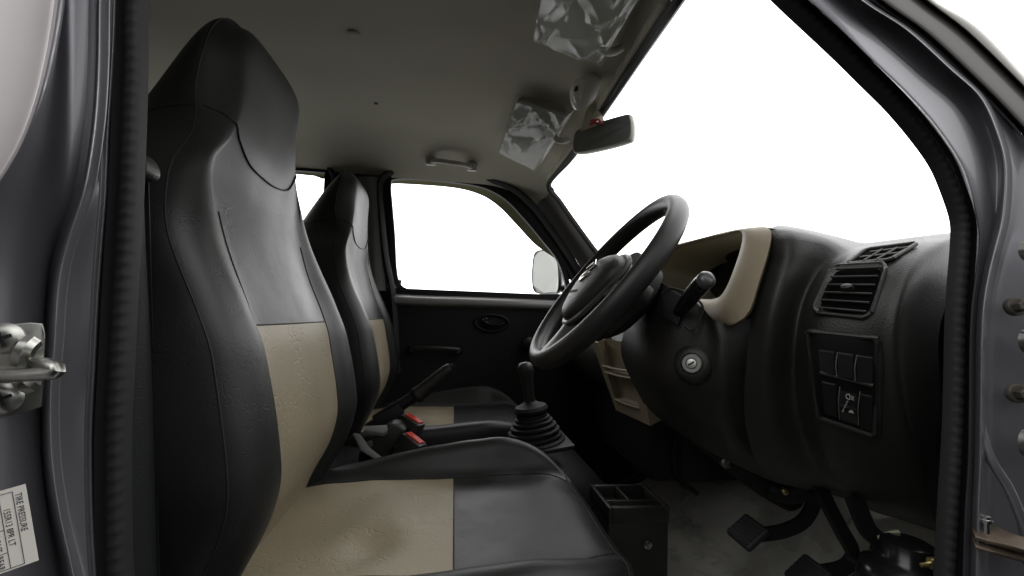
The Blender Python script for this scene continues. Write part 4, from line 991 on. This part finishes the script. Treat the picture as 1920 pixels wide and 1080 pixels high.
# ------------------------------------------------------------------ pedals and floor mat
def pedal(pad, pw, arm, label):
    t = thing('pedal', label, 'pedal', pad+V((0, 0, -.05)), 'foot pedals')
    nr = V((-.62, -.1, .78)).normalized(); Mx = frame(pad, (0, 1, 0), nr)
    mb = MB(); mb.box(Mx, (pw*.85, .054, .014), .006, 3)
    for k in range(5): mb.box(Mx @ T(0, -.02+.01*k, .0075), (pw*.72, .005, .003), .001)
    mb.build('pad', M['rubber'], t, 30)
    mb = MB(); mb.tube(arm, .0095, 10, samples=30, up=(0, 0, 1), prof=[(1.2, .5), (1.2, -.5), (-1.2, -.5), (-1.2, .5)]); mb.build('arm', M['darkplastic'], t)
    return t
pedal(at(1402, 998, .80), .072, ats([(1420, 1003, .80), (1470, 995, .80), (1508, 975, .795), (1528, 935, .79), (1535, 880, .78)]), 'foot pedal with ribbed pad, standing clear over the grey floor mat')
pedal(at(1515, 1078, .72), .066, ats([(1530, 1075, .72), (1580, 1065, .72), (1600, 1040, .715), (1575, 990, .71), (1545, 930, .70), (1530, 880, .70)]), 'foot pedal with ribbed pad at the bottom edge, between the other two')
pedal(at(1640, 1085, .60), .05, ats([(1640, 1060, .60), (1650, 1020, .60), (1625, 990, .60), (1600, 930, .60)]), 'foot pedal nearest the door, in front of the dark reservoir')
sh = thing('steering_shaft', 'dark steering shaft and bracket with a bright round bolt, under the dashboard', 'steering shaft', at(1365, 865, 1.0))
mb = MB(); mb.tube(ats([(1310, 800, .9), (1370, 850, .95), (1440, 905, 1.0), (1500, 940, 1.05)]), .035, 14); mb.tube(ats([(1440, 915, .9), (1480, 925, .88), (1520, 915, .86)]), .02, 12); mb.build('shaft', M['darkplastic'], sh)
mb = MB(); mb.lathe(at(1363, 868, .88), (-.3, -1, .1), [(-.02, .011), (.002, .011), (.003, .006), (.006, .005)], 18); mb.build('bolt', M['steel'], sh)
mb = MB(); mb.lathe(at(1472, 922, .85), (-.3, -1, .1), [(-.01, .006), (.002, .006), (.004, .003)], 14); mb.build('bolt', mat('brass', (.4, .33, .12), .4, .8), sh)
rs = thing('fluid_reservoir', 'dark rounded housing with a brass fitting, at the foot of the hinge pillar', 'reservoir', at(1700, 1060, .52))
mb = MB(); mb.lathe(at(1700, 1110, .53), (.05, 0, 1), [(-.05, .052), (.01, .052), (.028, .048), (.036, .035), (.042, .030), (.06, .028), (.064, .02)], 32); mb.build('body', M['gloss'], rs, 50)
mb = MB(); mb.box(T(*at(1748, 1056, .488)) , (.010, .008, .012), .002); mb.tube(ats([(1726, 1060, .488), (1738, 1058, .486), (1746, 1056, .486)]), .0025, 8); mb.build('fitting', mat('brass_fitting', (.5, .42, .16), .35, .8), rs)
mb = MB(); mb.tube(ats([(1650, 1010, .55), (1668, 1002, .55), (1684, 999, .55)]), .004, 8); mb.build('pipe', mat('pale_hose', (.4, .4, .3), .5), rs)

fm = thing('floor_mat', 'grey translucent studded plastic mat lying over the driver footwell', 'floor mat', (.6, .95, -.59))
mb = MB()
def toe(x): return interp(x, [.2, .58, .68, .80, .90], [-.588, -.584, -.556, -.445, -.31])
rows = []
for i in range(60):
    x = .2+.70*i/59; rows.append([V((x, .48+1.08*j/40, toe(x)+.006+.006*noise.noise(V((x*9, j*.25, 1)))+.0025*noise.noise(V((x*22, j*.6, 4))))) for j in range(41)])
mb.grid(rows); mb.build('sheet', M['mat'], fm, 80)
mb = MB()
for i in range(26):
    for j in range(31):
        x = .22+.036*i+(.018 if j % 2 else 0); y = .50+.033*j
        if x > .88 or random.random() < .6: continue
        z = toe(x)+.0075+.006*noise.noise(V((x*9, (y-.48)/.018*.25, 1))); sl = (toe(x+.01)-toe(x-.01))/.02
        ax = V((-sl, 0, 1)).normalized(); mb.lathe((x, y, z), ax, [(0, .0142), (.0005, .0135), (.0007, .010)], 18)
mb.build('studs', M['mat'], fm)['kind'] = 'stuff'

# ------------------------------------------------------------------ light
world = bpy.data.worlds.new('World'); scene.world = world; world.use_nodes = True
nt = world.node_tree; nt.nodes.clear()
out = nt.nodes.new('ShaderNodeOutputWorld'); bg_ = nt.nodes.new('ShaderNodeBackground')
tc = nt.nodes.new('ShaderNodeTexCoord'); sx = nt.nodes.new('ShaderNodeSeparateXYZ'); nt.links.new(tc.outputs['Generated'], sx.inputs[0])
def mrange(src, a, b, c, d):
    n = nt.nodes.new('ShaderNodeMapRange'); n.interpolation_type = 'SMOOTHSTEP'
    for k, v_ in zip(('From Min', 'From Max', 'To Min', 'To Max'), (a, b, c, d)): n.inputs[k].default_value = v_
    nt.links.new(src, n.inputs['Value']); return n.outputs[0]
def op(o_, a, b):
    n = nt.nodes.new('ShaderNodeMath'); n.operation = o_
    for i, s in enumerate((a, b)):
        if isinstance(s, float): n.inputs[i].default_value = s
        else: nt.links.new(s, n.inputs[i])
    return n.outputs[0]
far = mrange(sx.outputs['Y'], -.05, .12, 0.0, 3.6)              # open bright side beyond the van
up = mrange(sx.outputs['Z'], -.25, -.02, .32, 1.0)             # dim ground below the horizon
ax_ = op('ABSOLUTE', sx.outputs['X'], 0.0)
near = op('MULTIPLY', mrange(ax_, .22, .7, .09, 1.8), mrange(sx.outputs['Z'], .04, .42, .05, 1.0))   # shaded side behind the viewer, open to its left and right
near = op('MULTIPLY', near, mrange(sx.outputs['Y'], -.05, .12, 1.0, 0.0))
zen = mrange(sx.outputs['Z'], .3, .85, 0.0, 1.5)
back = op('MULTIPLY', zen, mrange(sx.outputs['Y'], -.6, 0., 1., 0.))
nt.links.new(op('ADD', op('ADD', op('MULTIPLY', far, up), near), back), bg_.inputs['Strength'])
bg_.inputs['Color'].default_value = (1, 1, 1, 1)
nt.links.new(bg_.outputs[0], out.inputs[0])

scene.view_settings.view_transform = 'Standard'; scene.view_settings.look = 'None'
scene.view_settings.exposure = 0; scene.view_settings.gamma = 1
scene.render.engine = 'CYCLES'; scene.cycles.use_denoising = True
scene.cycles.max_bounces = 8; scene.cycles.diffuse_bounces = 4; scene.cycles.transparent_max_bounces = 16
scene.cycles.sample_clamp_indirect = 4
